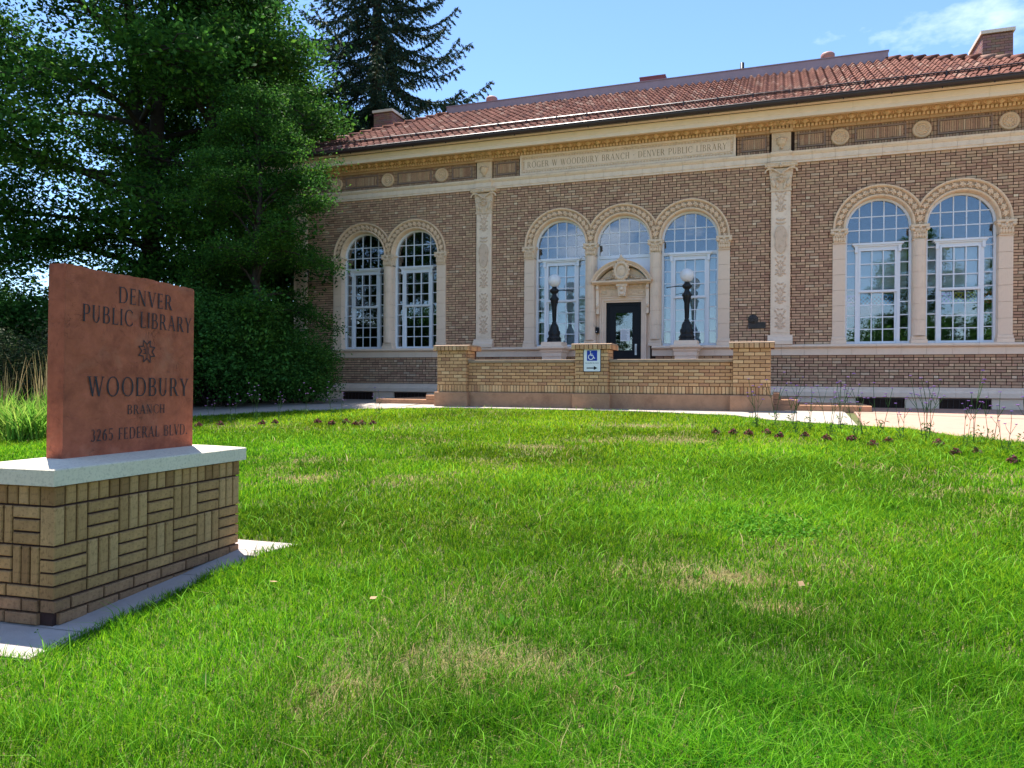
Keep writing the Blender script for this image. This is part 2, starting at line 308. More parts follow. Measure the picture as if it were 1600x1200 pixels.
# ------------------------------------------------------------------ lettering: a small roman alphabet cut as polygons
def glyphs():
    T, n, S, sh = 0.118, 0.045, 0.070, 0.036
    G = {}
    def stem(x, w=T, y0=0.0, y1=1.0, sv=(1, 1)):
        P = [[(x, y0), (x+w, y0), (x+w, y1), (x, y1)]]
        if sv[0]: P.append([(x-S, y0), (x+w+S, y0), (x+w+S*.4, y0+sh), (x-S*.4, y0+sh)])
        if sv[1]: P.append([(x-S*.4, y1-sh), (x+w+S*.4, y1-sh), (x+w+S, y1), (x-S, y1)])
        return P
    def bar(x0, x1, y, h=n): return [[(x0, y), (x1, y), (x1, y+h), (x0, y+h)]]
    def diag(x0, y0, x1, y1, w, s0=0, s1=0):
        P = [[(x0, y0), (x0+w, y0), (x1+w, y1), (x1, y1)]]
        for s, x, y in ((s0, x0, y0), (s1, x1, y1)):
            if s: yy = (y, y+sh) if y < .5 else (y-sh, y); P.append([(x-S, yy[0]), (x+w+S, yy[0]), (x+w+S, yy[1]), (x-S, yy[1])])
        return P
    def arc(cx, cy, rx, ry, a0, a1, tk=T, tn=n, k=14):
        P = []
        for i in range(k):
            q = []
            for j in (i, i+1):
                a = math.radians(a0+(a1-a0)*j/k); w = tn+(tk-tn)*abs(math.cos(a))**1.5
                q.append(((cx+rx*math.cos(a), cy+ry*math.sin(a)), (cx+(rx-w)*math.cos(a), cy+(ry-min(w, tn*1.1+(w-tn)*.3))*math.sin(a))))
            P.append([q[0][0], q[1][0], q[1][1], q[0][1]])
        return P
    vser = lambda x, y0, y1: [[(x, y0), (x+sh, y0), (x+sh, y1), (x, y1)]]
    G['I'] = (stem(.08), .30); G['L'] = (stem(.08)+bar(.215, .56, 0)+vser(.53, 0, .19), .60)
    E = stem(.08)+bar(.215, .55, 0)+bar(.215, .52, 1-n)+bar(.215, .45, .48)+vser(.52, 0, .18)+vser(.49, .84, 1)+vser(.42, .42, .60)
    G['E'] = (E, .62); G['F'] = (stem(.08)+bar(.215, .52, 1-n)+bar(.215, .45, .48)+vser(.49, .82, 1)+vser(.42, .42, .60), .57)
    G['H'] = (stem(.08)+stem(.58)+bar(.215, .58, .48), .80)
    G['D'] = (stem(.08)+bar(.2, .40, 0)+bar(.2, .40, 1-n)+arc(.40, .5, .40, .5, -90, 90), .85)
    G['B'] = (stem(.08)+bar(.2, .38, 0)+bar(.2, .36, 1-n)+bar(.2, .38, .50)+arc(.36, .765, .24, .235, -90, 90)+arc(.38, .275, .28, .275, -90, 90), .72)
    G['P'] = (stem(.08)+bar(.2, .38, 1-n)+bar(.2, .38, .44)+arc(.38, .72, .26, .28, -90, 90), .68)
    G['R'] = (stem(.08)+bar(.2, .36, 1-n)+bar(.2, .36, .46)+arc(.36, .73, .25, .27, -90, 90)+diag(.60, 0, .33, .47, .14)+bar(.60, .80, 0, sh), .80)
    G['O'] = (arc(.47, .5, .43, .52, 0, 360, k=32), .94)
    G['C'] = (arc(.47, .5, .43, .52, 42, 318, k=26)+vser(.75, .70, .92)+vser(.75, .08, .26), .86)
    G['G'] = (arc(.47, .5, .43, .52, 42, 300, k=26)+vser(.75, .70, .92)+stem(.66, T, .04, .42, (0, 1)), .92)
    G['U'] = (stem(.08, T, .34, 1, (0, 1))+stem(.58, n*1.2, .34, 1, (0, 1))+arc(.36, .34, .28, .36, 180, 360), .78)
    G['N'] = (stem(.08, n*1.2)+diag(.60, 0, .06, 1, T)+stem(.64, n*1.2), .84)
    G['V'] = (diag(.34, 0, .04, 1, T, 0, 1)+diag(.36, 0, .66, 1, n*1.2, 0, 1), .78)
    G['W'] = (diag(.28, 0, .04, 1, T, 0, 1)+diag(.30, 0, .50, .98, n*1.2)+diag(.70, 0, .46, 1, T, 0, 1)+diag(.74, 0, .98, 1, n*1.2, 0, 1), 1.12)
    G['Y'] = (diag(.32, .46, .04, 1, T, 0, 1)+diag(.36, .46, .64, 1, n*1.2, 0, 1)+stem(.30, T, 0, .5, (1, 0)), .76)
    G['A'] = (diag(.04, 0, .38, 1, n*1.2, 1, 0)+diag(.66, 0, .32, 1, T, 1, 0)+bar(.18, .62, .32), .86)
    G['.'] = (arc(.12, .07, .075, .075, 0, 360, .075, .075, 10), .26); G['-'] = (bar(.08, .28, .44, .1), .36); G[' '] = ([], .42)
    G['3'] = (arc(.26, .74, .22, .26, -80, 150)+arc(.26, .27, .27, .29, -150, 85), .58)
    G['2'] = (arc(.28, .72, .24, .28, -10, 165)+diag(.04, .04, .40, .64, .11)+bar(.04, .54, 0, .08), .60)
    G['6'] = (arc(.30, .30, .26, .31, 0, 360, k=22)+arc(.55, .45, .51, .56, 105, 180, T, T, 10), .62)
    G['5'] = (arc(.26, .31, .27, .33, -150, 120)+stem(.08, n, .5, 1, (0, 0))+bar(.10, .50, .92, .08), .58)
    return G
GLY = glyphs()
def text_objs(name, s, xc, z, h, width, track, to, m, parent):
    """each letter an object of its own"""
    adv = sum(GLY[c][1]+track for c in s)-track; sx = width/adv; x = xc-adv*sx/2
    for c in s:
        P, w = GLY[c]
        if P:
            b = MB(); ox, oy, oz = to(x, z, 0)
            for k, p in enumerate(P): b.face([tuple(np.subtract(to(x+a*sx, z+e*h, k), (ox, oy, oz))) for a, e in p])
            ob(name, b.mesh(name, m), parent, (ox, oy, oz))
        x += (w+track)*sx
def text_mb(mb, s, xc, z, h, width=None, track=0.10, to=None, tint=None):
    """letters in the x-z plane through to(x, z, k); centred on xc, cap height h; squeezed to width"""
    adv = sum(GLY[c][1]+track for c in s)-track; sx = h if width is None else width/adv
    x = xc-adv*sx/2; k = 0
    for c in s:
        P, w = GLY[c]
        for p in P:
            pts = [to(x+a*sx, z+b*h, k) for a, b in p]
            mb.face(pts, tint); k += 1
        x += (w+track)*sx

ORD = ['leftmost', 'second', 'third', 'fourth', 'fifth', 'sixth', 'seventh', 'eighth', 'ninth', 'tenth', 'eleventh', 'twelfth', 'thirteenth', 'fourteenth', 'fifteenth', 'sixteenth', 'seventeenth', 'eighteenth', 'nineteenth', 'twentieth', 'twenty-first', 'twenty-second']
def screen_x(x, y): return (x*math.cos(YAW)+y*math.sin(YAW))/(-x*math.sin(YAW)+y*math.cos(YAW))

# ------------------------------------------------------------------ ground
UC, FY = -3.667, 18.7                     # middle and front plane of the building
def gz(y):
    """the lawn falls gently from the building towards the street"""
    y = np.asarray(y, float)
    s = np.clip((y-3.2)/12.2, 0, 1)
    return np.where(y < 3.2, -.66-(3.2-np.maximum(y, -12))*.03, -.66+.66*s)
EDGE = [(-14.0,9.2),(-12.0,11.2),(-11.0,12.15),(-10.35,13.0),(-9.31,13.8),(-8.06,14.4),(-6.79,14.85),(-5.24,14.9),(-3.6,14.9),(-2.54,14.82),(-0.69,14.4),(-0.12,13.75),(0.88,13.3),(1.95,12.8),(2.29,12.2),(3.09,11.45),(4.6,9.9),(6.0,8.0)]
EX = np.array([p[0] for p in EDGE]); EYv = np.array([p[1] for p in EDGE])
def edge_y(x): return np.interp(x, EX, EYv)
# soil sheet: fine near the camera, coarse to the horizon
ys = np.concatenate([[-600,-120,-40,-12], np.arange(-6, 20.1, 1.0), [24,30,45,80,200,900]]); xs = np.concatenate([[-900,-200,-80,-40], np.arange(-24, 24.1, 2.0), [40,80,200,900]])
X, Yg = np.meshgrid(xs, ys); Z = gz(Yg); V = np.stack([X, Yg, Z], -1).reshape(-1, 3)
nx = len(xs); F = [(j*nx+i, j*nx+i+1, (j+1)*nx+i+1, (j+1)*nx+i) for j in range(len(ys)-1) for i in range(nx-1)]
def lawn_soil():
    m = mat('lawn_soil', (0.085, 0.095, 0.030), 0.95, 0.3, 3, 0.5, 40, dirt=(0.20, 0.15, 0.07, 0.6), dscale=1.6)
    return m
M['soil'] = lawn_soil()
g_o = struct('ground', np_mesh('ground', V, F, M['soil']))

# walk: concrete panels between the lawn and the building, laid over the soil
def path_sheet(name, quads, m, zoff):
    mb = MB()
    for q in quads:
        pts = [(x, y, float(gz(y))+zoff) for x, y in q]; bot = [(x, y, z-0.05) for x, y, z in pts]
        n = len(pts); mb.grid(pts+bot, [tuple(range(n))]+[(i, n+i, n+(i+1)%n, (i+1)%n) for i in range(n)])
    return mb.mesh(name, m)
wk = struct('walkway', path_sheet('walkway', [[(x0, float(edge_y(x0))), (x1, float(edge_y(x1))), (x1, 20), (x0, 20)] for x0, x1 in zip(np.arange(-14, 1.6, .6), np.arange(-13.4, 2.2, .6))], M['smortar'], .012))
xs_ = [-13.9, -12.4, -10.9, -9.4, -7.9, -6.4, -4.9, -3.4, -1.9, -0.4, 1.25]
for i in range(len(xs_)-1):
    a, b = xs_[i]+.006, xs_[i+1]-.006
    bnd = []
    e0 = [(x, float(edge_y(x))) for x in np.linspace(a, b, 6)]
    ym = max(p[1] for p in e0)+1.2
    cuts = [None, ym, ym+1.7, ym+3.4]
    poly = e0+[(b, ym-.006), (a, ym-.006)]
    ob('walk_panel', path_sheet('walk_panel', [poly], M['walk'], .030), wk)
    for j in range(1, 3):
        if cuts[j+1] < 19.5: ob('walk_panel', path_sheet('walk_panel', [[(a, cuts[j]), (b, cuts[j]), (b, cuts[j+1]-.012), (a, cuts[j+1]-.012)]], M['walk'], .030), wk)
    y3 = cuts[3]
    if y3 < 18.6: ob('walk_panel', path_sheet('walk_panel', [[(a, y3), (b, y3), (b, 18.66), (a, 18.66)]], M['walk'], .030), wk)
pk = struct('flagstone_path', path_sheet('flagstone_path', [[(1.30,13.1),(2.0,12.75),(2.4,12.0),(3.2,11.3),(4.7,9.75),(6.6,7.6),(14,7.0),(14,18.6),(1.30,18.6)]], M['soil'], .010))
for q in ([(1.34,13.2),(2.05,12.8),(2.46,12.05),(3.24,11.38),(3.6,11.05),(4.6,14.6),(1.42,15.4)], [(3.64,11.0),(4.75,9.8),(6.6,7.7),(9.0,8.2),(7.9,13.8),(4.66,14.55)], [(1.42,15.46),(4.6,14.66),(5.3,17.4),(1.5,17.6)], [(4.67,14.62),(7.9,13.87),(8.8,16.8),(5.37,17.38)], [(1.5,17.65),(5.31,17.46),(8.8,16.88),(8.9,18.6),(1.5,18.6)]):
    ob('flagstone', path_sheet('flagstone', [q], M['pink'], .026), pk)
# street behind the viewer, only seen in the window glass
mb = MB(); mb.face([(-200,-18,-.98),(200,-18,-.98),(200,-8,-.98),(-200,-8,-.98)]); struct('street', mb.mesh('street', M['asphalt']))

# ------------------------------------------------------------------ the library
lib = thing('library_building', 'tan brick library with arched windows, cream terracotta trim and red tile roof', 'building', (UC, FY, 0))
HALF, R0, R1, SPR = 9.82, 0.69, 0.96, 4.12
WINS = [-7.50, -5.85, -1.65, 0.0, 1.65, 5.85, 7.50]
SILL, BELT0, PLT, ARCH0, ARCH1, FRZ1 = 1.475, 1.225, 0.49, 5.73, 5.99, 6.47
def arch_pts(r, n=20, z=SPR): return [(r*math.cos(PI*i/n), z+r*math.sin(PI*i/n)) for i in range(n+1)]
# backing wall with the arched openings cut through
def wall_with_openings():
    cu = bpy.data.curves.new('wall_outline', 'CURVE'); cu.dimensions = '2D'; cu.fill_mode = 'BOTH'; cu.extrude = 0.14
    def sp(pts):
        s = cu.splines.new('POLY'); s.points.add(len(pts)-1); s.use_cyclic_u = True
        for q, (x, z) in zip(s.points, pts): q.co = (x, z, 0, 1)
    sp([(-HALF+.02, -.3), (HALF-.02, -.3), (HALF-.02, 6.85), (-HALF+.02, 6.85)])
    for w in WINS:
        lo = .45 if w == 0 else SILL-.02
        r = R0+.012
        sp([(w-r, lo), (w+r, lo)]+[(w+x, z) for x, z in arch_pts(r)])
    o = bpy.data.objects.new('tmp', cu); COL.objects.link(o); bpy.context.view_layer.update()
    me = bpy.data.meshes.new_from_object(o.evaluated_get(bpy.context.evaluated_depsgraph_get()))
    bpy.data.objects.remove(o); me.transform(Matrix.Translation((0, .16, 0)) @ Matrix.Rotation(PI/2, 4, 'X'))
    me.materials.clear(); me.materials.append(M['mortar']); me.name = 'wall'; return me
wall = ob('wall', wall_with_openings(), lib)
mb = MB()
for sx in (-1, 1): mb.box(sx*(HALF-.15)-.15, sx*(HALF-.15)+.15, .32, 12, -.3, 6.85)
mb.box(-HALF, HALF, 12, 12.3, -.3, 6.85); ob('side_wall', mb.mesh('side_wall', M['mortar']), lib)
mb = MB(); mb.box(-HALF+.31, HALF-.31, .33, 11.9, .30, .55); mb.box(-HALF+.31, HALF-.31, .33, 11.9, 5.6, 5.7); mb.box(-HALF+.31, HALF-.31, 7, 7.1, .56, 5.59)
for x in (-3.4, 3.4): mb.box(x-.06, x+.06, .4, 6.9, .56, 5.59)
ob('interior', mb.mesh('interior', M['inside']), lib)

# bricks
def brick_tint(head=False):
    k = rnd.random()
    c = (0.53, 0.315, 0.195) if k < .55 else (0.56, 0.36, 0.215) if k < .80 else (0.43, 0.240, 0.155) if k < .94 else (0.62, 0.43, 0.28)
    g = rnd.uniform(.90, 1.10)*(1.28 if head else 1.0)
    return tuple(min(.8, v*g) for v in c)
def blocked(x0, x1, z0, z1):
    for s in (-1, 1):
        if x0 > s*3.757-.217 and x1 < s*3.757+.217 and z0 > 1.2: return True
    for w in WINS:
        a, b = x0-w, x1-w
        if z1 < SILL: 
            if w == 0 and b > -.7 and a < .7 and z1 > .5: return True
            continue
        lim = R0+.03
        if z0 < SPR:
            if b > -lim and a < lim: return True
        else:
            if min(math.hypot(p, q-SPR) for p in (a, b, (a+b)/2, max(a, min(b, 0))) for q in (z0, z1)) < lim: return True
    return False
cand = []
def lay(z0, z1, n):
    h = (z1-z0)/n
    for r in range(n):
        za = z0+r*h; x = -9.36-(0.1 if r % 4 in (1, 2) else 0); k = 0
        while x < 9.36:
            if r % 2: L = .198 if k % 2 else .099
            else: L = .198
            a, b = max(x, -9.36)+.0075, min(x+L, 9.36)-.0075
            if b-a > .03 and not blocked(a, b, za, za+h): cand.append((a, b, za+.008, za+h-.008, L < .12))
            x += L; k += 1
lay(PLT, BELT0, 11); lay(SILL, ARCH0, 64)
def px_size(u): return 1.0/(FY*math.cos(YAW)+(-(u+UC))*math.sin(YAW)) if True else 0
full = [i for i, c in enumerate(cand) if abs(c[1]-c[0]-.183) < 1e-3 and c[1] < 9.0]
full.sort(key=lambda i: math.hypot(cand[i][0]+UC, FY)); full = set(full[:300])
# the stretchers that show largest are single objects that share a few tinted meshes
lens = (.185,)
bh1, bh2 = (BELT0-PLT)/11-.016, (ARCH0-SILL)/64-.016
bmesh_var = {}
def brick_var(h, k):
    if (h, k) not in bmesh_var:
        m = MB(); m.chbox(-.0915, .0915, 0, .03, 0, h, .003, brick_tint()); bmesh_var[(h, k)] = m.mesh('brick', M['brick'])
    return bmesh_var[(h, k)]
fld = MB()
for i, (a, b, z0, z1, hd) in enumerate(cand):
    dy = rnd.uniform(-.0025, .0025)
    if i in full:
        ob('brick', brick_var(bh1 if z1 < 1.3 else bh2, rnd.randrange(14)), wall, ((a+b)/2, dy, z0))
    else: fld.box(a, b, dy, .03, z0, z1, brick_tint(hd), back=False)
o = ob('brick_field', fld.mesh('brick_field', M['brick']), wall); o['kind'] = 'stuff'

# plinth, belt, architrave: terracotta blocks with open joints
def run(name, prof, m, pitch, x0=-HALF-.03, x1=HALF+.03, gap=.004, skip=()):
    n = max(1, round((x1-x0)/pitch)); p = (x1-x0)/n; b = MB(); b.prism(prof, -p/2+gap/2, p/2-gap/2); me = b.mesh(name, m)
    for i in range(n):
        x = x0+(i+.5)*p
        if any(x > a-p*.45 and x < c+p*.45 for a, c in skip): continue
        ob(name, me, lib, (x, rnd.uniform(-.001, .001), 0))
GR = [(-8.14,-7.13),(-6.47,-5.45),(5.40,6.40),(7.08,8.08)]
run('plinth_moulding_block', [(.05,.25),(-.06,.25),(-.10,.27),(-.10,.37),(-.06,.42),(-.055,.46),(-.02,.488),(.05,.488)], M['terra'], .62)
mbp = {}
def plain_block(x0, x1, z0, z1, y0, name, m):
    b = MB(); b.chbox(-(x1-x0)/2+.002, (x1-x0)/2-.002, y0, .1, z0, z1, .004); ob(name, b.mesh(name, m), lib, ((x0+x1)/2, 0, 0))
edges = [-HALF-.02]+[v for g in GR[:2] for v in g]+[-5.0, -4.3, -3.6]
for lo, hi in ((-HALF-.02, -8.14), (-7.13, -6.47), (-5.45, 5.40), (6.40, 7.08), (8.08, HALF+.02)):
    n = max(1, round((hi-lo)/.55))
    for i in range(n): plain_block(lo+(hi-lo)*i/n, lo+(hi-lo)*(i+1)/n, -.2, .247, -.045, 'plinth_block', M['terra'])
for a, b in GR:                                            # basement grilles
    m = MB(); m.box(a-.01, b+.01, .05, .14, -.1, .247); o = ob('basement_window', m.mesh('basement_window', M['black']), lib)
    f = MB(); f.box(a, b, .0, .03, .005, .03); f.box(a, b, .0, .03, .215, .24); ob('grille_frame', f.mesh('grille_frame', M['gutter']), o)
    n = 9; bar = MB(); bar.tube([(0,0,.03),(.012,0,.215)], .008, 6); me = bar.mesh('grille_bar', M['gutter'])
    for i in range(n): ob('grille_bar', me, o, (a+(b-a)*(i+.5)/n, .015, 0))
belt = [(.05,1.225),(-.045,1.225),(-.045,1.375),(-.055,1.38),(-.12,1.405),(-.135,1.43),(-.125,1.455),(-.10,1.473),(.25,1.475),(.25,1.30),(.05,1.30)]
run('belt_course_block', belt, M['terra'], .50, skip=((-.66, .66),))
arc_prof = [(.05,5.73),(-.045,5.73),(-.045,5.775),(-.065,5.78),(-.065,5.895),(-.08,5.90),(-.12,5.945),(-.13,5.985),(.05,5.985)]
PX = (-3.757, 3.757)
run('architrave_block', arc_prof, M['terra_p'], .49)
for s in PX+(-9.585, 9.585):
    b = MB(); b.prism([(y-.055 if y < 0 else y, z+(.001 if z < 5.9 else -.001)) for y, z in arc_prof], -.235, .235); ob('architrave_break', b.mesh('architrave_break', M['terra_p']), lib, (s, 0, 0))
# frieze: soldier bricks, framed panels, medallions, urn blocks
fr = MB(); x = -9.36
while x < 9.36:
    if not any(abs(x+.03-s) < .26 for s in PX) and abs(x+.03) > 2.76:
        for z0, z1 in ((5.99, 6.085), (6.09, 6.185), (6.19, 6.285), (6.29, 6.385), (6.39, 6.47)):
            fr.box(x+.004, x+.056, rnd.uniform(-.002, .002), .04, z0+.003, z1-.003, tuple(v*.82 for v in brick_tint()), back=False)
    x += .0615
o = ob('frieze_bricks', fr.mesh('frieze_bricks', M['brick']), lib); o['kind'] = 'stuff'
def frieze_panel(x0, x1):
    m = MB(); w = x1-x0
    for a, b, c, d in ((x0, x1, 6.09, 6.12), (x0, x1, 6.385, 6.415), (x0, x0+.03, 6.121, 6.384), (x1-.03, x1, 6.121, 6.384)): m.box(a, b, -.022, .01, c, d, (0.30, 0.205, 0.16))
    x = x0+.05
    while x < x1-.06:
        m.box(x, x+.035, -.014-.008*(rnd.random() < .5), .01, 6.135, 6.37, tuple(v*.95 for v in brick_tint())); x += .045
    ob('frieze_panel', m.mesh('frieze_panel', M['brick']), lib)
MED = (5.03, 6.70, 8.37)
for s in (-1, 1):
    for a, b in ((4.12, 4.72), (5.34, 6.39), (7.01, 8.06), (8.68, 9.28), (2.86, 3.42)):
        frieze_panel(*((a, b) if s > 0 else (-b, -a)))
DK, LT = (.66, .60, .55), (1.12, 1.12, 1.12)  # ornament tints: raised parts lightened so carving shade reads in the colour
md = MB(); md.lathe([(0,-.05),(.05,-.055),(.07,-.035),(.13,-.03),(.145,-.05),(.175,-.06),(.19,-.045),(.195,0)], 28, tint=(.95, .93, .9))
for k in range(14):
    a = 2*PI*k/14; md.blob((.105*math.cos(a), .105*math.sin(a), -.035), (.034, .012, .022), 6, 4, LT)
for k in range(6): a = 2*PI*k/6; md.blob((.045*math.cos(a), .045*math.sin(a), -.05), (.018, .018, .018), 6, 4, LT)
mdm = md.mesh('medallion', M['terra_o'], True); mdm.transform(Matrix.Rotation(-PI/2, 4, 'X'))
for v in mdm.vertices: pass
for s in (-1, 1):
    for u in MED: ob('medallion', mdm, lib, (s*u, 0, 6.235), (0, rnd.uniform(0, 1), 0))
# cornice blocks with dentils and eggs
cor = [(.05,6.47),(-.05,6.47),(-.05,6.53),(-.08,6.53),(-.08,6.60),(-.12,6.605),(-.20,6.69),(-.20,6.70),(.05,6.70)]
c = MB(); p = .4896; c.prism(cor, -p/2+.003, p/2-.003, (.72, .64, .55))  # ground tinted darker: shade between dentils and eggs put into the colour
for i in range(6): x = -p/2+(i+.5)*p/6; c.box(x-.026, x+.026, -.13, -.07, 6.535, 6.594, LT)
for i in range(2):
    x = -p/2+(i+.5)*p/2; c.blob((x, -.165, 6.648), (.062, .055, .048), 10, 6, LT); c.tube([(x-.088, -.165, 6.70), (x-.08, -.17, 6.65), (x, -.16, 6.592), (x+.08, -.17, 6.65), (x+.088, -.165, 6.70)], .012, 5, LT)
    c.blob((x+p/4, -.165, 6.64), (.014, .03, .042), 6, 4, LT)
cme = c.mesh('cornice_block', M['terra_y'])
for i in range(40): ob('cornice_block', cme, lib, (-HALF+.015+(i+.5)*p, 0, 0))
for s in PX+(-9.585, 9.585):
    b = MB(); b.prism([(y-.05 if y < 0 else y, z+(.0015 if z < 6.5 else 0)) for y, z in cor[:-3]]+[(-.235,6.6885),(.05,6.6885)], -.25, .25)
    for i in range(6): x = -.25+(i+.5)*.5/6; b.box(x-.024, x+.024, -.176, -.12, 6.535, 6.594)
    for x in (-.15, 0, .15): b.blob((x, -.2, 6.645), (.055, .05, .042), 8, 6)
    ob('cornice_break', b.mesh('cornice_break', M['terra_yu']), lib, (s, 0, 0))
    b = MB(); b.chbox(-.215, .215, -.055, .03, 5.985, 6.469, .008)
    b.slab([(-.17,6.03),(.17,6.03),(.17,6.43),(-.17,6.43)], -.062, -.05)
    b.lathe([(.02,0),(.05,.02),(.03,.05),(.09,.12),(.11,.2),(.10,.22),(.115,.235),(.02,.24)], 10, (0, -.062, 6.06), PI, 2*PI)
    for k in (-1, 1):
        for q in range(3): b.blob((k*(.05+.04*q), -.066, 6.36-.012*q*q), (.035, .016, .018), 6, 4, rot=-k*.5*q)
    ob('frieze_block', b.mesh('frieze_block', M['terra_u']), lib, (s, 0, 0))
fas = [(-.19,6.702),(-.56,6.712),(-.56,6.65),(-.60,6.645),(-.61,6.60),(-.63,6.60),(-.635,6.685),(-.65,6.70),(-.70,6.79),(-.70,6.80),(.1,6.82),(.1,6.702)]
n = 8
for i in range(n):
    w = (2*HALF+1.3)/n; b = MB(); b.prism(fas, -w/2+.0015, w/2-.0015); ob('eaves_fascia', b.mesh('eaves_fascia', M['terra_f']), lib, (-HALF-.65+(i+.5)*w, 0, 0))
# inscription panel
b = MB(); Wp = 2.73
b.box(-Wp, Wp, -.06, .03, 5.992, 6.535)
for x0, x1, z0, z1 in ((-Wp, Wp, 6.0, 6.05), (-Wp, Wp, 6.47, 6.525), (-Wp, -Wp+.05, 6.0505, 6.4695), (Wp-.05, Wp, 6.0505, 6.4695)): b.box(x0+.001, x1-.001, -.095, -.055, z0, z1)
for x0, x1, z0, z1 in ((-Wp+.13, Wp-.13, 6.125, 6.40),): b.box(x0, x1, -.082, -.055, z0, z1)
ip = ob('inscription_panel', b.mesh('inscription_panel', M['terra_p']), lib)
b = MB()
nb = 74
for i in range(nb):
    x = -Wp+.075+(2*Wp-.15)*(i+.5)/nb
    for z in (6.085, 6.435): b.blob((x, -.066, z), (.026, .018, .022), 6, 4)
for z in (6.16, 6.22, 6.28, 6.34):
    for s in (-1, 1): b.blob((s*(Wp-.09), -.066, z), (.022, .018, .026), 6, 4)
o = ob('leaf_border', b.mesh('leaf_border', M['terra_u']), ip); o['kind'] = 'stuff'
text_objs('letter', 'ROGER W WOODBURY BRANCH - DENVER PUBLIC LIBRARY', 0, 6.185, .155, 5.05, .12, lambda x, z, k: (x, -.0835-k*2e-5, z), M['letter2'], ip)

# archivolt: carved voussoirs round each opening
def sector(a0, a1, clipL, clipR):
    prof = [(R0,.20),(R0,-.02),(R0+.015,-.045),(R0+.035,-.05),(R0+.05,-.035),(R0+.055,-.012),(R1-.06,-.012),(R1-.05,-.04),(R1-.03,-.06),(R1-.005,-.06),(R1,-.045),(R1,.03)]
    vs = []; fs = []; K = 6; g = .0022
    for i in range(K+1):
        a = a0+g+(a1-a0-2*g)*i/K
        for r, y in prof: vs.append((r*math.cos(a), y, SPR+r*math.sin(a)))
    m = len(prof)
    for i in range(K):
        for q in range(m-1): fs.append((i*m+q, i*m+q+1, (i+1)*m+q+1, (i+1)*m+q))
    fs.append(tuple(range(m))); fs.append(tuple(range((K+1)*m-1, K*m-1, -1)))
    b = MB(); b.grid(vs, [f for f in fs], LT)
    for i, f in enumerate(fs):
        if len(f) == 4 and i % (m-1) == 5 and i < K*(m-1): b.t[i] = (.60, .54, .48)  # brownish recess ground, with carving shade also put into its colour
    rm = (R0+R1)/2
    for i in range(4):                                     # scrolling leaf ornament
        a = a0+(a1-a0)*(i+.5)/4; cx, cz = rm*math.cos(a), SPR+rm*math.sin(a); s = 1 if i % 2 else -1
        b.blob((cx, -.025, cz), (.03, .026, .03), 7, 4, LT)
        for q in range(3):
            t = a+s*(.7+q*.75); rr = .05; b.blob((cx+rr*math.cos(t), -.028, cz+rr*math.sin(t)), (.036, .022, .015), 6, 4, LT, rot=t+.5*s)
        t = a+PI/2; b.blob((cx+.055*math.cos(t)+s*.02*math.cos(a), -.03, cz+.055*math.sin(t)+s*.02*math.sin(a)), (.028, .024, .015), 6, 4, LT, rot=t)
        b.blob((cx-s*.055*math.cos(a), -.028, cz-s*.055*math.sin(a)), (.022, .02, .013), 6, 4, LT, rot=a)
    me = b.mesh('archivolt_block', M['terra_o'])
    for cl, s in ((clipL, -1), (clipR, 1)):
        if cl:
            bm = bmesh.new(); bm.from_mesh(me)
            bmesh.ops.bisect_plane(bm, geom=bm.verts[:]+bm.edges[:]+bm.faces[:], plane_co=(s*.8245, 0, 0), plane_no=(s, 0, 0), clear_outer=True); bm.to_mesh(me); bm.free()
    return me
scache = {}
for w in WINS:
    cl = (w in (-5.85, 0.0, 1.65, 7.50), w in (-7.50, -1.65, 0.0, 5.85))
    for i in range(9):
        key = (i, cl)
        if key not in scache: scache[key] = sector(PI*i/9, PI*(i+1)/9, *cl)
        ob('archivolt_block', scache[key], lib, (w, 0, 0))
# jambs and half columns between the openings, in stacked blocks
def jamb(x0, x1, kind):
    xm, hw = (x0+x1)/2, (x1-x0)/2
    b = MB(); b.chbox(-hw-.03, hw+.03, -.075, .2, SILL, 1.56, .006); b.chbox(-hw-.015, hw+.015, -.06, .2, 1.56, 1.64, .012)
    ob('jamb_base', b.mesh('jamb_base', M['terra']), lib, (xm, 0, 0))
    n = 6; h = (3.78-1.64)/n; b = MB()
    if kind == 'col':
        for i in range(n): pass
        b.box(-hw, hw, .0, .21, .0025, h-.0025)
        prof = [(hw*.93, .0025), (hw*.93, h-.0025)]; b.lathe(prof, 14, (0, .0, 0), PI, 2*PI)
        for k in range(9):
            a = PI+PI*(k+.5)/9; b.tube([(hw*.93*math.cos(a), hw*.93*math.sin(a), .004), (hw*.93*math.cos(a), hw*.93*math.sin(a), h-.004)], .008, 4)
    else:
        b.box(-hw, hw, -.035, .21, .0025, h-.0025)
        for k in range(7): x = -hw*.8+1.6*hw*k/6; b.box(x-.007, x+.007, -.0405, -.034, .004, h-.004)
    me = b.mesh('jamb_block', M['terra'], False)
    for i in range(n): ob('jamb_block', me, lib, (xm, 0, 1.64+i*h))
    b = MB()
    b.box(-hw-.01, hw+.01, -.065, .2, 3.78, 3.80)
    b.slab([(-hw*.88,3.80),(hw*.88,3.80),(hw+.025,4.06),(-hw-.025,4.06)], -.06, .2)
    b.chbox(-hw-.05, hw+.05, -.10, .2, 4.06, 4.118, .006)
    for q in range(5):
        x = -hw*.8+1.6*hw*q/4; b.blob((x, -.07, 3.875), (.034, .03, .065), 7, 5); b.blob((x, -.088, 3.93), (.026, .022, .022), 6, 4)
    for q in range(4): x = -hw*.6+1.2*hw*q/3; b.blob((x, -.08, 3.985), (.034, .03, .05), 7, 5)
    for s in (-1, 1): b.blob((s*(hw+.01), -.085, 4.02), (.05, .035, .045), 8, 5)
    b.blob((0, -.095, 4.05), (.035, .03, .04), 7, 5)
    ob('capital', b.mesh('capital', M['terra_u']), lib, (xm, 0, 0))
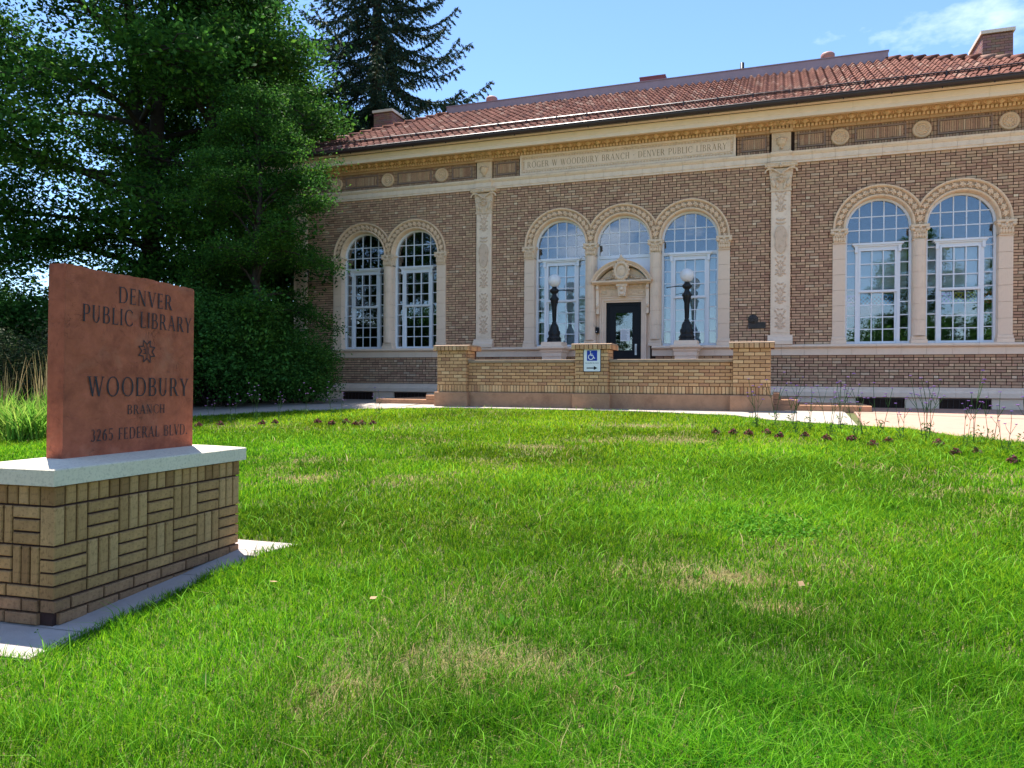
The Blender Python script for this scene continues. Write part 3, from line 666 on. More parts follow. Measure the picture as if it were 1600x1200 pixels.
for g in ((-7.5, -5.85), (-1.65, 0, 1.65), (5.85, 7.5)):
    jamb(g[0]-R0-.27, g[0]-R0, 'flat'); jamb(g[-1]+R0, g[-1]+R0+.27, 'flat')
    for a, b_ in zip(g, g[1:]): jamb(a+R0, b_-R0, 'col')

# pilasters with candelabra relief
def relief(b, y):
    L = lambda x, z, a, l=.045, w=.016: [b.blob((s*x, y, z), (l*1.25, .024, w*1.4), 7, 4, rot=(a if s > 0 else PI-a)) for s in ((-1, 1) if x else (1,))]
    z = 1.86
    for z0 in (1.86, 2.46, 3.10, 4.62):
        b.blob((0, y, z0), (.07, .02, .022), 8, 4); L(.045, z0+.06, .9); L(.07, z0+.12, .5); L(.035, z0+.19, 1.2); L(.08, z0+.25, -.4, .04); L(.05, z0+.31, .8)
        L(.09, z0+.05, -.6, .035); b.blob((0, y, z0+.16), (.014, .012, .13), 6, 4); b.blob((0, y, z0+.34), (.03, .02, .03), 7, 4); L(.1, z0+.40, 1.1, .04); L(.04, z0+.45, .6, .035)
    for q in range(9):                                      # shield
        pass
    sh = [(0,3.62),(.075,3.68),(.115,3.80),(.10,3.92),(.125,4.05),(.10,4.18),(.06,4.24),(0,4.26),(-.06,4.24),(-.10,4.18),(-.125,4.05),(-.10,3.92),(-.115,3.80),(-.075,3.68)]
    b.slab(sh, y-.025, y+.02); b.tube([(x*1.04, y-.022, zz) for x, zz in sh+sh[:1]], .014, 5)
    b.slab([(-.07,3.97),(.07,3.97),(.075,4.13),(0,4.10),(-.075,4.13)], y-.034, y-.02)
    b.blob((0, y-.02, 3.80), (.035, .02, .04), 8, 5)
    for z0 in (4.33, 4.42): L(.06, z0, .4, .05); b.blob((0, y, z0), (.03, .022, .03), 7, 4)
def pil_meshes():
    hw = .217; b = MB()
    b.chbox(-hw, hw, -.06, .05, 1.70, 5.079, .004)
    for s in (-1, 1): b.box(s*(hw-.03)-.012, s*(hw-.03)+.012, -.072, -.055, 1.76, 5.02)
    b.box(-hw+.043, hw-.043, -.072, -.055, 1.76, 1.784); b.box(-hw+.043, hw-.043, -.072, -.055, 4.996, 5.02)
    sh = b.mesh('shaft', M['terra_p'])
    r = MB(); relief(r, -.062); rl = r.mesh('relief_ornament', M['terra_r'])
    b = MB(); b.prism([(.05,1.476),(-.15,1.476),(-.15,1.56),(-.13,1.575),(-.10,1.63),(-.085,1.64),(-.075,1.70),(.05,1.70)], -hw-.06, hw+.06); bs = b.mesh('base', M['terra'])
    b = MB(); b.box(-hw-.02, hw+.02, -.085, .03, 5.08, 5.12)
    b.slab([(-hw,5.12),(hw,5.12),(hw+.03,5.42),(hw+.06,5.62),(-hw-.06,5.62),(-hw-.03,5.42)], -.08, .03)
    b.prism([(.03,5.64),(-.13,5.64),(-.15,5.665),(-.15,5.70),(-.165,5.728),(.03,5.728)], -.36, .36)
    for s in (-1, 1):                                       # volutes
        pts = []
        for k in range(26):
            t = k/25*4.6; r_ = .095*(1-k/30); pts.append((s*(.262+r_*math.cos(t-.4)), -.11, 5.545+r_*math.sin(t-.4)*.9))
        b.tube(pts, [.024*(1-.5*k/25) for k in range(26)], 6)
        b.tube([(s*.30, -.115, 5.632), (s*.18, -.12, 5.60), (s*.07, -.125, 5.53), (s*.0, -.12, 5.47)], [.022, .022, .018, .012], 6)
        b.blob((s*.17, -.10, 5.27), (.05, .03, .10), 8, 5, rot=-s*.35); b.blob((s*.20, -.11, 5.38), (.035, .03, .03), 7, 4)
        b.blob((s*.08, -.10, 5.20), (.035, .03, .08), 7, 5, rot=-s*.2)
        pts = [(s*(.085+.05*(1-k/16)*math.cos(k/15*5+1.9)), -.12, 5.475+.05*(1-k/16)*math.sin(k/15*5+1.9)) for k in range(16)]; b.tube(pts, .012, 5)
    for k in range(7): a = PI+PI*(k+.5)/7; b.blob((.07*math.cos(a), -.115, 5.40+.085*math.sin(a)), (.055, .02, .014), 6, 4, rot=a)
    b.blob((0, -.13, 5.40), (.025, .025, .025), 7, 5); b.blob((0, -.15, 5.67), (.05, .035, .05), 8, 5)
    return sh, rl, bs, b.mesh('capital', M['terra_u'])
pm = pil_meshes()
for s in PX+(-9.585, 9.585):
    o = ob('pilaster', pm[0], lib, (s, 0, 0)); q_ = ob('relief_ornament', pm[1], o); q_['kind'] = 'stuff'; ob('base', pm[2], o); ob('capital', pm[3], o)
for s in (-1, 1):
    b = MB(); b.box(min(s*9.37, s*HALF), max(s*9.37, s*HALF), -.002, .3, .0, 6.8); ob('corner_pier', b.mesh('corner_pier', M['terra']), lib)

# windows
GY, GW = .22, .64
def arc_top(x): return SPR+math.sqrt(max(0, GW*GW-x*x))
def cell_poly(x0, x1, z0, z1):
    if z1 <= SPR: return [(x0,z0),(x1,z0),(x1,z1),(x0,z1)]
    if z0 > SPR:
        lim = math.sqrt(max(0, GW*GW-(z0-SPR)**2)); x0, x1 = max(x0, -lim), min(x1, lim)
    if x1-x0 < .03: return None
    top = [(x, min(z1, arc_top(x))) for x in np.linspace(x1, x0, 9)]
    if max(t[1] for t in top)-z0 < .03: return None
    pts = [(x0, z0), (x1, z0)]+[t for t in top if t[1] > z0+1e-4]
    return [(float(a), float(b)) for a, b in pts]
pcache = {}; bcache = {}
def pane(par, x0, x1, z0, z1):
    poly = cell_poly(x0, x1, z0, z1)
    if not poly: return
    cx, cz = (x0+x1)/2, (z0+z1)/2; key = tuple((round(a-cx, 3), round(b-cz, 3)) for a, b in poly)
    if key not in pcache:
        m = MB(); m.slab(list(key), -.002, .002); pcache[key] = m.mesh('pane', M['glass'])
    ob('pane', pcache[key], par, (cx, GY, cz), (rnd.gauss(0, .0025), 0, rnd.gauss(0, .003)))
MW = .011                                                   # half a glazing bar
def window(w, kind):
    f = MB(); z0 = SILL+.005
    for s in (-1, 1): f.box(*sorted((s*GW, s*(R0-.002))), GY-.06, GY+.06, z0, SPR)
    n = 24; vs = []; fs = []
    for i in range(n+1):
        a = PI*i/n
        for r, y in ((GW, GY-.06), (R0-.002, GY-.06), (R0-.002, GY+.06), (GW, GY+.06)): vs.append((r*math.cos(a), y, SPR+r*math.sin(a)))
    for i in range(n):
        for q in range(4): fs.append((i*4+q, i*4+(q+1)%4, (i+1)*4+(q+1)%4, (i+1)*4+q))
    f.grid(vs, fs)
    fan = kind == 'fan'
    zt = 3.80
    f.box(-GW, GW, GY-.05, GY+.05, zt-.07 if kind != 'wing' else zt-.015, zt+.012) if (fan or kind == 'mid') else None
    o = ob('fanlight' if fan else 'window', None or f.mesh('window', M['wood']), lib, (w, 0, 0))
    class BarSet:
        def box(self, x0, x1, y0, y1, z0, z1):
            k = (round(x1-x0, 4), round(y1-y0, 4), round(z1-z0, 4))
            if k not in bcache: m = MB(); m.box(-k[0]/2, k[0]/2, -k[1]/2, k[1]/2, -k[2]/2, k[2]/2); bcache[k] = m.mesh('glazing_bar', M['wood'])
            ob('glazing_bar', bcache[k], o, ((x0+x1)/2, (y0+y1)/2, (z0+z1)/2))
    mu = BarSet()
    xs5 = [-GW, -.384, -.128, .128, .384, GW]
    for x in xs5[1:-1]: mu.box(x-MW, x+MW, GY-.018, GY+.018, zt+.01, arc_top(x)+.005)
    rows = [4.10, 4.40] 
    for z in rows+([] if fan or kind == 'mid' else []):
        lim = GW if z < SPR else math.sqrt(GW*GW-(z-SPR)**2); mu.box(-lim, lim, GY-.0165, GY+.0165, z-MW, z+MW)
    zz = [zt+.012]+rows+[4.80]
    for a, b in zip(xs5, xs5[1:]):
        for c, d in zip(zz, zz[1:]): pane(o, a+MW*.6, b-MW*.6, c+MW*.6, d-MW*.6)
    if not fan:
        side = [z0+.06+.3*k for k in range(8)]+[zt]
        for s in (-1, 1):
            f2 = MB(); f2.box(*sorted((s*.40, s*.465)), GY-.055, GY+.05, z0, zt-.075)
            ob('mullion', f2.mesh('mullion', M['wood']), o)
            mu.box(*sorted((s*.465, s*GW)), GY-.03, GY+.03, z0, side[0])
            for z in side[1:-1]: mu.box(*sorted((s*.465, s*GW)), GY-.0165, GY+.0165, z-MW, z+MW)
            if kind == 'wing': mu.box(*sorted((s*.465, s*GW)), GY-.0165, GY+.0165, zt-MW, zt+MW)
            for c, d in zip(side, side[1:]):
                xa, xb = sorted((s*.467, s*(GW-.002)))
                if d-c > .1: pane(o, xa, xb, c+MW*.6, d-MW*.6 if d < zt else zt-(.072 if kind == 'mid' else .01))
        f3 = MB(); f3.box(-.53, .53, GY-.13, GY+.045, zt-.055, zt-.008); f3.box(-.50, .50, GY-.10, GY+.045, zt-.09, zt-.056); f3.box(-.465, .465, GY-.06, GY+.045, zt-.14, zt-.091)
        for s in (-1, 1): f3.box(*sorted((s*.42, s*.48)), GY-.105, GY-.054, zt-.22, zt-.091)
        ob('hood', f3.mesh('hood', M['wood']), o)
        def sash(za, zb, dy, nr, name):
            f4 = MB(); f4.box(-.40, -.355, GY-.03+dy, GY+.015+dy, za, zb); f4.box(.355, .40, GY-.03+dy, GY+.015+dy, za, zb)
            f4.box(-.355, .355, GY-.03+dy, GY+.015+dy, za, za+.05); f4.box(-.355, .355, GY-.03+dy, GY+.015+dy, zb-.045, zb)
            for x in (-.118, .118): f4.box(x-MW, x+MW, GY-.02+dy, GY+.014+dy, za+.05, zb-.045)
            h = (zb-za-.095)/nr
            for i in range(1, nr): f4.box(-.355, .355, GY-.0185+dy, GY+.0125+dy, za+.05+i*h-MW, za+.05+i*h+MW)
            ob(name, f4.mesh(name, M['wood']), o)
            for i in range(nr):
                for a, b in ((-.355, -.118), (-.118, .118), (.118, .355)): pane(o, a+MW*.6, b-MW*.6, za+.05+i*h+MW*.6, za+.05+(i+1)*h-MW*.6)
        sash(z0+.01, 2.70, .01, 4, 'lower_sash'); sash(2.665, zt-.142, -.037, 3, 'upper_sash')
        if kind == 'mid':
            for a, b in ((-.60, .60),):
                m = MB(); m.box(a, b, GY+.11, GY+.115, SILL+.05, 3.77); ob('blind', m.mesh('blind', M['blind']), o)
        if w > 4:
            m = MB(); m.box(-.62, .62, GY+.12, GY+.125, 2.72, 3.77); ob('blind', m.mesh('blind', M['blind']), o)
    return o
for w in WINS: window(w, 'fan' if w == 0 else 'mid' if abs(w) < 2 else 'wing')

# entrance: boarded tympanum, surround, pediment, door
b = MB(); b.box(-R0+.003, R0-.003, GY-.02, GY+.05, 2.90, 3.728); pnl = ob('tympanum_panel', b.mesh('tympanum_panel', M['wood']), lib)
b = MB(); b.tube([(.62*math.cos(PI*i/20), GY-.025, 3.02+.62*math.sin(PI*i/20)) for i in range(21)], .012, 5); b.tube([(.52*math.cos(PI*i/20), GY-.025, 3.02+.60*math.sin(PI*i/20)) for i in range(21)], .008, 5)
ob('panel_moulding', b.mesh('panel_moulding', M['wood']), pnl)
FL = .50
b = MB()
for s in (-1, 1):
    for x0, x1, y in ((.452, .50, .14), (.50, .56, .10), (.56, .60, .07), (.60, R0-.004, .12)): b.box(*sorted((s*x0, s*(x1-.0005))), y, .30, FL, 2.60+(x1-.452) if x1 < .61 else 3.0)
for z0, z1, y, hw in ((2.602, 2.65, .139, .4995), (2.65, 2.71, .099, .5595), (2.71, 2.75, .069, .5995)): b.box(-hw, hw, y, .30, z0, z1-.0005)
ds = ob('door_surround', b.mesh('door_surround', M['terra']), lib)
b = MB(); b.box(-.60, .60, .05, .3, 2.752, 2.93); b.box(-.36, .36, .035, .06, 2.79, 2.89)
for i in range(26): x = -.56+1.12*(i+.5)/26; b.box(x-.014, x+.014, -.0, .06, 2.955, 3.015)
b.box(-.60, .60, .03, .3, 2.931, 3.04)
for s in (-1, 1):
    for q in range(3): b.blob((s*(.43+.04*q), .04, 2.84), (.03, .02, .045), 7, 4, rot=s*.4*q)
ob('door_frieze', b.mesh('door_frieze', M['terra_u']), ds)
for s in (-1, 1):                                           # side consoles
    b = MB()
    b.box(*sorted((s*.60, s*.675)), -.05, .12, 2.46, 3.04); b.blob((s*.638, -.03, 2.52), (.045, .06, .07), 8, 5); b.blob((s*.638, -.06, 2.96), (.045, .06, .06), 8, 5); b.box(*sorted((s*.605, s*.67)), -.02, .1, 2.30, 2.46)
    ob('console', b.mesh('console', M['terra_p']), ds)
# segmental pediment
b = MB(); Rp, zc = .80, 2.78; a0 = math.asin((3.10-zc)/Rp)
pr = [(.0, .25), (.0, -.20), (.03, -.22), (.045, -.16), (.075, -.20), (.10, -.235), (.11, -.235), (.11, .25)]
vs = []; fs = []; K = 20
for i in range(K+1):
    a = a0+(PI-2*a0)*i/K
    for r, y in pr: vs.append(((Rp-.06+r)*math.cos(a), y, zc+(Rp-.06+r)*math.sin(a)))
m_ = len(pr)
for i in range(K):
    for q in range(m_): fs.append((i*m_+q, i*m_+(q+1)%m_, (i+1)*m_+(q+1)%m_, (i+1)*m_+q))
fs += [tuple(range(m_)), tuple(range((K+1)*m_-1, K*m_-1, -1))]
b.grid(vs, fs)
b.prism([(.25,3.041),(-.12,3.041),(-.16,3.06),(-.22,3.075),(-.235,3.10),(-.235,3.118),(.25,3.118)], -.745, .745)
b.slab([(.70*math.cos(a), zc+.70*math.sin(a)) for a in np.linspace(.48, PI-.48, 18)], .03, .25)
ped = ob('pediment', b.mesh('pediment', M['terra_p']), ds)
b = MB()                                                    # cartouche and garlands
for k in range(28):
    pass
b.lathe([(0,-.06),(.09,-.055),(.125,-.03),(.13,-.075),(.165,-.085),(.19,-.06),(.20,.02)], 24); cm = b.mesh('cartouche', M['terra_u'], True)
cm.transform(Matrix.Translation((0, -.16, 3.36)) @ Matrix.Diagonal((1, 1, 1.28, 1)) @ Matrix.Rotation(-PI/2, 4, 'X'))
co = ob('cartouche', cm, ds)
b = MB()
for k in range(16):
    a = 2*PI*k/16; b.blob((.185*math.cos(a), -.20, 3.36+.235*math.sin(a)), (.045, .035, .03), 7, 4, rot=a+.6)
for s in (-1, 1):
    for q in range(8): b.blob((s*(.22+.052*q), .0, 3.145+.085*(1-q/8)*(1+.3*math.sin(q*2.1))), (.045, .04, .035), 7, 4, rot=q); b.blob((s*(.24+.05*q), .01, 3.14), (.03, .03, .02), 6, 4)
    b.blob((s*.10, -.20, 3.62), (.055, .04, .03), 7, 4, rot=-s*.6)
b.blob((0, -.2, 3.66), (.075, .05, .05), 8, 5); b.blob((0, -.21, 3.715), (.03, .03, .05), 7, 5); b.blob((-.03, -.105, 3.38), (.02, .02, .10), 6, 4); b.blob((.03, -.105, 3.36), (.02, .02, .10), 6, 4)
o = ob('cartouche_leafwork', b.mesh('cartouche_leafwork', M['terra_u']), ds); o['kind'] = 'stuff'
b = MB(); b.slab([(-.085,2.74),(.085,2.74),(.12,3.04),(-.12,3.04)], -.10, .06); b.blob((0,-.1,2.80),(.07,.05,.05),8,5); b.box(-.14,.14,-.14,.05,2.985,3.04); b.blob((0,-.12,2.92),(.06,.05,.06),8,5)
ob('keystone', b.mesh('keystone', M['terra_p']), ds)
b = MB()
for x0, x1, z0, z1 in ((-.45, -.385, FL, 2.60), (.385, .45, FL, 2.60), (-.385, .385, 2.53, 2.60)): b.box(x0+.0005, x1-.0005, .20, .28, z0, z1)
dr = ob('door_frame', b.mesh('door_frame', M['black']), lib)
b = MB()
for x0, x1, z0, z1 in ((-.382, -.235, FL+.01, 2.525), (.235, .382, FL+.01, 2.525), (-.235, .235, 2.36, 2.525), (-.235, .235, FL+.01, 1.36)): b.box(x0, x1, .215, .26, z0, z1)
for x0, x1, z0, z1 in ((-.235, -.215, 1.36, 2.36), (.215, .235, 1.36, 2.36), (-.215, .215, 2.34, 2.36), (-.215, .215, 1.36, 1.38)): b.box(x0, x1, .205, .262, z0, z1)
dl = ob('door', b.mesh('door', M['black']), lib)
b = MB(); b.box(-.215, .215, .236, .24, 1.38, 2.34); ob('pane', b.mesh('pane', M['glass']), dl)
b = MB(); b.tube([(.31, .215, 1.50), (.31, .16, 1.50), (.31, .16, 1.32), (.31, .215, 1.32)], .011, 8); b.box(.285, .335, .205, .215, 1.26, 1.54); ob('handle', b.mesh('handle', M['steel']), dl)
b = MB(); b.box(-.09, .15, .229, .232, 1.62, 1.93); nt_o = ob('paper_notice', b.mesh('paper_notice', M['paper']), None, (UC, FY, 0)); tag(nt_o, 'white printed notice taped inside the glass of the black door', 'notice')
b = MB()
for i in range(13):
    z = 1.90-.02*i; b.box(-.07, -.07+.2*rnd.uniform(.55, 1), .2275, .2285, z-.004, z+.003)
ob('printed_lines', b.mesh('printed_lines', mat('print_grey', (.25,.25,.27), .8)), nt_o)

# roof
EZ, EY, DZ, DY = 6.90, -.86, 9.17, 3.40
run_l = DY-EY; rise = DZ-EZ; SL = math.hypot(run_l, rise); PH = math.atan2(rise, run_l); EH = HALF+.86; DH = EH-run_l
b = MB()
b.face([(-EH,EY,EZ-.05),(EH,EY,EZ-.05),(DH,DY,DZ-.05),(-DH,DY,DZ-.05)]); b.face([(-EH,EY,EZ-.05),(-DH,DY,DZ-.05),(-DH,12.7-DY+EY,DZ-.05),(-EH,12.7,EZ-.05)]); b.face([(EH,EY,EZ-.05),(EH,12.7,EZ-.05),(DH,12.7-DY+EY,DZ-.05),(DH,DY,DZ-.05)]); b.face([(-DH,DY,DZ-.05),(DH,DY,DZ-.05),(DH,12.7-DY+EY,DZ-.05),(-DH,12.7-DY+EY,DZ-.05)]); b.face([(-EH,12.7,EZ-.05),(-DH,12.7-DY+EY,DZ-.05),(DH,12.7-DY+EY,DZ-.05),(EH,12.7,EZ-.05)])
b.face([(-EH,EY,EZ-.08),(-EH,12.7,EZ-.08),(EH,12.7,EZ-.08),(EH,EY,EZ-.08)])
roof = ob('roof', b.mesh('roof', mat('roof_underlay', (.09,.045,.035), .9)), lib)
TP, TE = .2, SL/14
def tile_tint():
    k = rnd.random(); c = (.155,.062,.044) if k < .45 else (.185,.080,.057) if k < .80 else (.24,.14,.105) if k < .90 else (.105,.044,.036)
    g = rnd.uniform(.8, 1.15); return tuple(v*g for v in c)
def tile_geo(b, tint, ox=0, oy=0, oz=0):
    prof = []
    for k in range(9):
        t = k/8; x = -TP/2+TP*t
        prof.append((x, .055*max(0, math.sin(PI*min(1, t/.62)))-.022*max(0, math.sin(PI*max(0, (t-.62)/.38)))))
    L = TE+.07; c, s = math.cos(PH), math.sin(PH); vs = []
    for d, lift in ((0, .030), (L, .004)):
        for x, h in prof: vs.append((ox+x*(1.03 if d == 0 else .96), oy+d*c-(h+lift)*s, oz+d*s+(h+lift)*c))
    for x, h in prof: vs.append((ox+x*1.03, oy-(h+.012)*s, oz+(h+.012)*c))
    fs = [(i, i+1, 9+i+1, 9+i) for i in range(8)]+[(i+1, i, 18+i, 18+i+1) for i in range(8)]
    b.grid(vs, fs, tint)
tiles = []
for r in range(14):
    s = r*TE; hw = EH-s*math.cos(PH)
    nn = int(hw/TP)
    for i in range(-nn, nn+1): tiles.append((i*TP+rnd.uniform(-.004, .004), EY+s*math.cos(PH), EZ+s*math.sin(PH)+.012+rnd.uniform(-.003, .003)))
order = sorted((i for i, t in enumerate(tiles) if t[0] < 9.6), key=lambda i: math.hypot(tiles[i][0]+UC, tiles[i][1]+FY))
near = set(order[:300]); tv = []
for k in range(12):
    b = MB(); tile_geo(b, tile_tint()); tv.append(b.mesh('roof_tile', M['tile'], False))
fld = MB()
for i, t in enumerate(tiles):
    if i in near: ob('roof_tile', tv[rnd.randrange(12)], roof, t)
    else: tile_geo(fld, tile_tint(), *t)
o = ob('roof_tile_field', fld.mesh('roof_tile_field', M['tile']), roof); o['kind'] = 'stuff'
# hip and ridge tiles
for s in (-1, 1):
    p0, p1 = Vector((s*EH, EY, EZ+.03)), Vector((s*DH, DY, DZ+.03)); n = 17; d = (p1-p0)/n; Ld = d.length
    for i in range(n):
        b = MB(); q = p0+d*i; b.tube([(0,0,.035), tuple(d*1.06)], [.10, .078], 10, tile_tint()); ob('hip_tile', b.mesh('hip_tile', M['tile'], True), roof, q)
b = MB(); b.box(-DH-.02, DH+.02, DY-.03, DY+.10, DZ-.06, DZ+.26); b.box(-DH-.04, DH+.04, DY-.05, DY+.12, DZ+.261, DZ+.285); ob('ridge_flashing', b.mesh('ridge_flashing', M['flash']), roof)
b = MB(); sr = 2.12*TE; b.tube([(x, EY+sr*math.cos(PH)-.13*math.sin(PH), EZ+sr*math.sin(PH)+.13*math.cos(PH)) for x in (-EH+.8, 0, EH-.8)], .016, 6)
b.tube([(x, EY+sr*math.cos(PH)-.10*math.sin(PH), EZ+sr*math.sin(PH)+.09*math.cos(PH)) for x in (-EH+.8, 0, EH-.8)], .014, 6)
x = -EH+1
while x < EH-.8: b.box(x-.015, x+.015, EY+sr*math.cos(PH)-.09, EY+sr*math.cos(PH)+.02, EZ+sr*math.sin(PH)+.03, EZ+sr*math.sin(PH)+.13); x += .8
ob('snow_rail', b.mesh('snow_rail', M['gutter']), roof)
b = MB(); pr = [(EY-.11+.07*math.cos(a), EZ-.02+.085*math.sin(a)) for a in np.linspace(PI, 2*PI, 9)]+[(EY-.035, EZ-.0),(EY-.17, EZ+.0)]
b.prism([(y, z) for y, z in pr], -EH-.02, EH+.02)
b.tube([(-EH-.02, EY-.182, EZ-.005), (EH+.02, EY-.182, EZ-.005)], .014, 6)
gut = ob('gutter', b.mesh('gutter', M['gutter']), lib)
br = MB(); br.box(-.012, .012, EY-.115, EY-.085, EZ-.125, EZ-.09); brm = br.mesh('gutter_bracket', M['gutter'])
for i in range(22): ob('gutter_bracket', brm, gut, (-EH+.5+i*.95, 0, 0))
b = MB(); b.box(-EH+.1, EH-.1, EY+.02, EY+.17, EZ-.085, EZ-.05); ob('eaves_board', b.mesh('eaves_board', M['terra_f']), lib)
# things on the roof
def vent(u, lab):
    t = thing('roof_vent', lab, 'vent', (UC+u, FY+3.75, DZ+.10)); b = MB()
    b.lathe([(.10,-.15),(.10,.24),(.09,.25)], 16); ob('pipe', b.mesh('pipe', M['sandcap'], True), t)
    b = MB(); b.lathe([(.0,.25),(.15,.25),(.185,.30),(.185,.41),(.15,.45),(0,.47)], 18); ob('cap', b.mesh('cap', mat('vent_terracotta', (.34,.16,.13), .6), True), t)
vent(-5.02, 'round terracotta-coloured roof vent at the left end of the ridge'); vent(4.97, 'round terracotta-coloured roof vent at the right end of the ridge')
t = thing('roof_hatch', 'low dark-red box with white base on the middle of the roof ridge', 'hatch', (UC+.13, FY+3.75, DZ+.02)); b = MB(); b.box(-.36,.36,0,.5,-.1,.30); ob('curb', b.mesh('curb', M['wood']), t); b = MB(); b.box(-.38,.38,-.02,.52,.30,.50); b.box(-.39,.39,-.03,.53,.50,.54); ob('lid', b.mesh('lid', mat('hatch_red', (.22,.06,.06), .5)), t)
b = MB(); b.lathe([(.055,0),(.055,.60),(.045,.60),(.045,.55)], 14); o = ob('vent_pipe', b.mesh('vent_pipe', M['black'], True), None, (UC+2.70, FY+3.75, DZ+.0)); tag(o, 'thin black vent pipe standing on the roof ridge', 'pipe')
def chimney(u, lab):
    t = thing('chimney', lab, 'chimney', (UC+u, FY+3.9, 7.2)); core = MB(); core.box(-.335,.335,.012,1.29,0,2.55); ob('core', core.mesh('core', M['tmortar']), t)
    b = MB(); z = .0; r = 0
    while z < 2.5:
        for k in range(5):
            x = -.35+.2*k-(.1 if r % 2 else 0); a, c = max(x, -.35)+.004, min(x+.2, .35)-.004
            if c-a > .02: b.box(a, c, 0, .05, z+.004, z+.064, tuple(v*rnd.uniform(.8,1.2) for v in (.30,.15,.115)), back=False)
        for k in range(8):
            y = -.0+.2*k-(.1 if r % 2 else 0); a, c = max(y, .053)+.004, min(y+.2, 1.3)-.004
            if c-a > .02:
                for s in (-1, 1): b.box(*sorted((s*.35, s*.31)), a, c, z+.004, z+.064, tuple(v*rnd.uniform(.8,1.2) for v in (.30,.15,.115)))
        z += .068; r += 1
    o = ob('brickwork', b.mesh('brickwork', M['chimbrick']), t); o['kind'] = 'stuff'
    b = MB(); b.box(-.39,.39,-.04,1.34,2.552,2.64); ob('cap', b.mesh('cap', M['terra']), t)
chimney(-9.08, 'small red-brick chimney with pale cap at the left hip near the spruce'); chimney(9.08, 'brown brick chimney with pale side trim at the right end of the roof')

# ------------------------------------------------------------------ terrace in front of the entrance
TY = 15.5                                                    # front plane of the terrace wall
b = MB(); b.box(-2.95, 2.95, .34, 3.15, -.1, .50); o = ob('terrace_floor', b.mesh('terrace_floor', M['sand']), None, (UC, TY, 0)); o['kind'] = 'structure'
tw = thing('terrace_wall', 'low orange-tan brick terrace wall with three piers and brown stone base', 'wall', (UC, TY, 0))
TB0, TB1, TCAP, PT = .335, .985, 1.055, 1.39
def tb_tint():
    k = rnd.random(); c = (.62,.345,.165) if k < .5 else (.56,.30,.145) if k < .75 else (.70,.43,.22) if k < .92 else (.46,.23,.12)
    g = rnd.uniform(.88, 1.12); return tuple(v*g for v in c)
tcand = []; vmesh = {}
def vb(w, h, k, d=.09):
    key = (round(w, 3), round(h, 3), k, d)
    if key not in vmesh: m = MB(); m.chbox(-w/2, w/2, 0, d, 0, h, .005, tb_tint()); vmesh[key] = m.mesh('brick', M['tbrick'])
    return vmesh[key]
def t_face(x0, x1, z0, z1, yf, par, hs=.076, soldier=True, off=0):
    zz = z0
    if soldier:
        n = round((x1-x0)/.072); p = (x1-x0)/n
        for i in range(n): tcand.append((x0+p*(i+.5), p-.012, z0+.006, .148, yf, 0, par))
        zz = z0+.16
    n = round((z1-zz)/hs); h = (z1-zz)/n
    for r in range(n):
        x = x0-(.1 if (r+off) % 2 else 0)
        while x < x1-.02:
            a, c = max(x, x0), min(x+.205, x1)
            if c-a > .03: tcand.append(((a+c)/2, c-a-.012, zz+r*h+.006, h-.012, yf, 0, par))
            x += .205
PW = .355
for i, s in enumerate((-3.22, 0, 3.22)):
    c = MB(); c.box(s-PW+.012, s+PW-.012, -.125, .50, TB0, PT-.13); pr_ = ob('pier', c.mesh('pier', M['tmortar']), tw)
    t_face(s-PW, s+PW, TB0, PT-.13, -.137, pr_, .074, True, i)
    # returns of the pier
    for sd in (-1, 1):
        n = 12; h = (PT-.13-TB0)/n
        for r in range(n):
            for y0, y1 in ((-.035, .17), (.17, .375)) if r % 2 else ((-.035, .07), (.07, .275), (.275, .375)):
                m = MB(); key = ('ret', round(y1-y0, 3), round(h, 3), sd, rnd.randrange(4))
                if key not in vmesh: m.box(*sorted((0, -sd*.03)), .005, y1-y0-.005, .006, h-.006, tb_tint()); vmesh[key] = m.mesh('brick', M['tbrick'])
                o = ob('return_brick', vmesh[key], pr_, (s+sd*PW, y0, TB0+r*h))
    b = MB()
    n = 9; hw = PW+.07
    for k in range(n):
        p = 2*hw/n; m_ = vb(p-.014, .095, k % 5, .12)
        ob('brick', m_, pr_, (s-hw+p*(k+.5), -.205, PT-.128))
    c = MB(); c.box(s-hw+.01, s+hw-.01, -.19, .56, PT-.13, PT-.032); ob('cap_core', c.mesh('cap_core', M['tmortar']), pr_)
    for sd in (-1, 1):
        for k in range(7):
            m = MB(); key = ('capret', sd, k % 4)
            if key not in vmesh: m.box(*sorted((0, -sd*.04)), .006, .092, 0, .095, tb_tint()); vmesh[key] = m.mesh('brick', M['tbrick'])
            ob('cap_brick', vmesh[key], pr_, (s+sd*hw, -.08+k*.1, PT-.128))
    c = MB(); c.prism([(-.20,PT-.030),(.57,PT-.030),(.57,PT-.018),(.42,PT),(-.05,PT),(-.20,PT-.018)], s-hw-.005, s+hw+.005); ob('coping', c.mesh('coping', M['tbrick'] if False else M['sandcap']), pr_)
    c = MB(); c.chbox(s-PW-.05, s+PW+.05, -.19, .52, -.12, TB0-.003, .012); ob('base_stone', c.mesh('base_stone', M['sand']), pr_)
for s in (-1, 1):
    x0, x1 = (PW+.001, 3.22-PW-.001) if s > 0 else (-3.22+PW+.001, -PW-.001)
    c = MB(); c.box(x0, x1, .012, .30, TB0, TB1); pn = ob('parapet', c.mesh('parapet', M['tmortar']), tw)
    t_face(x0, x1, TB0, TB1, 0, pn, .0705)
    c = MB(); c.chbox(x0, x1, -.035, .335, TB1+.002, TCAP, .008); ob('coping', c.mesh('coping', M['sandcap']), pn)
    c = MB(); c.chbox(x0-.04 if False else x0, x1, -.05, .34, -.12, TB0-.003, .012); ob('base_stone', c.mesh('base_stone', M['sand']), pn)
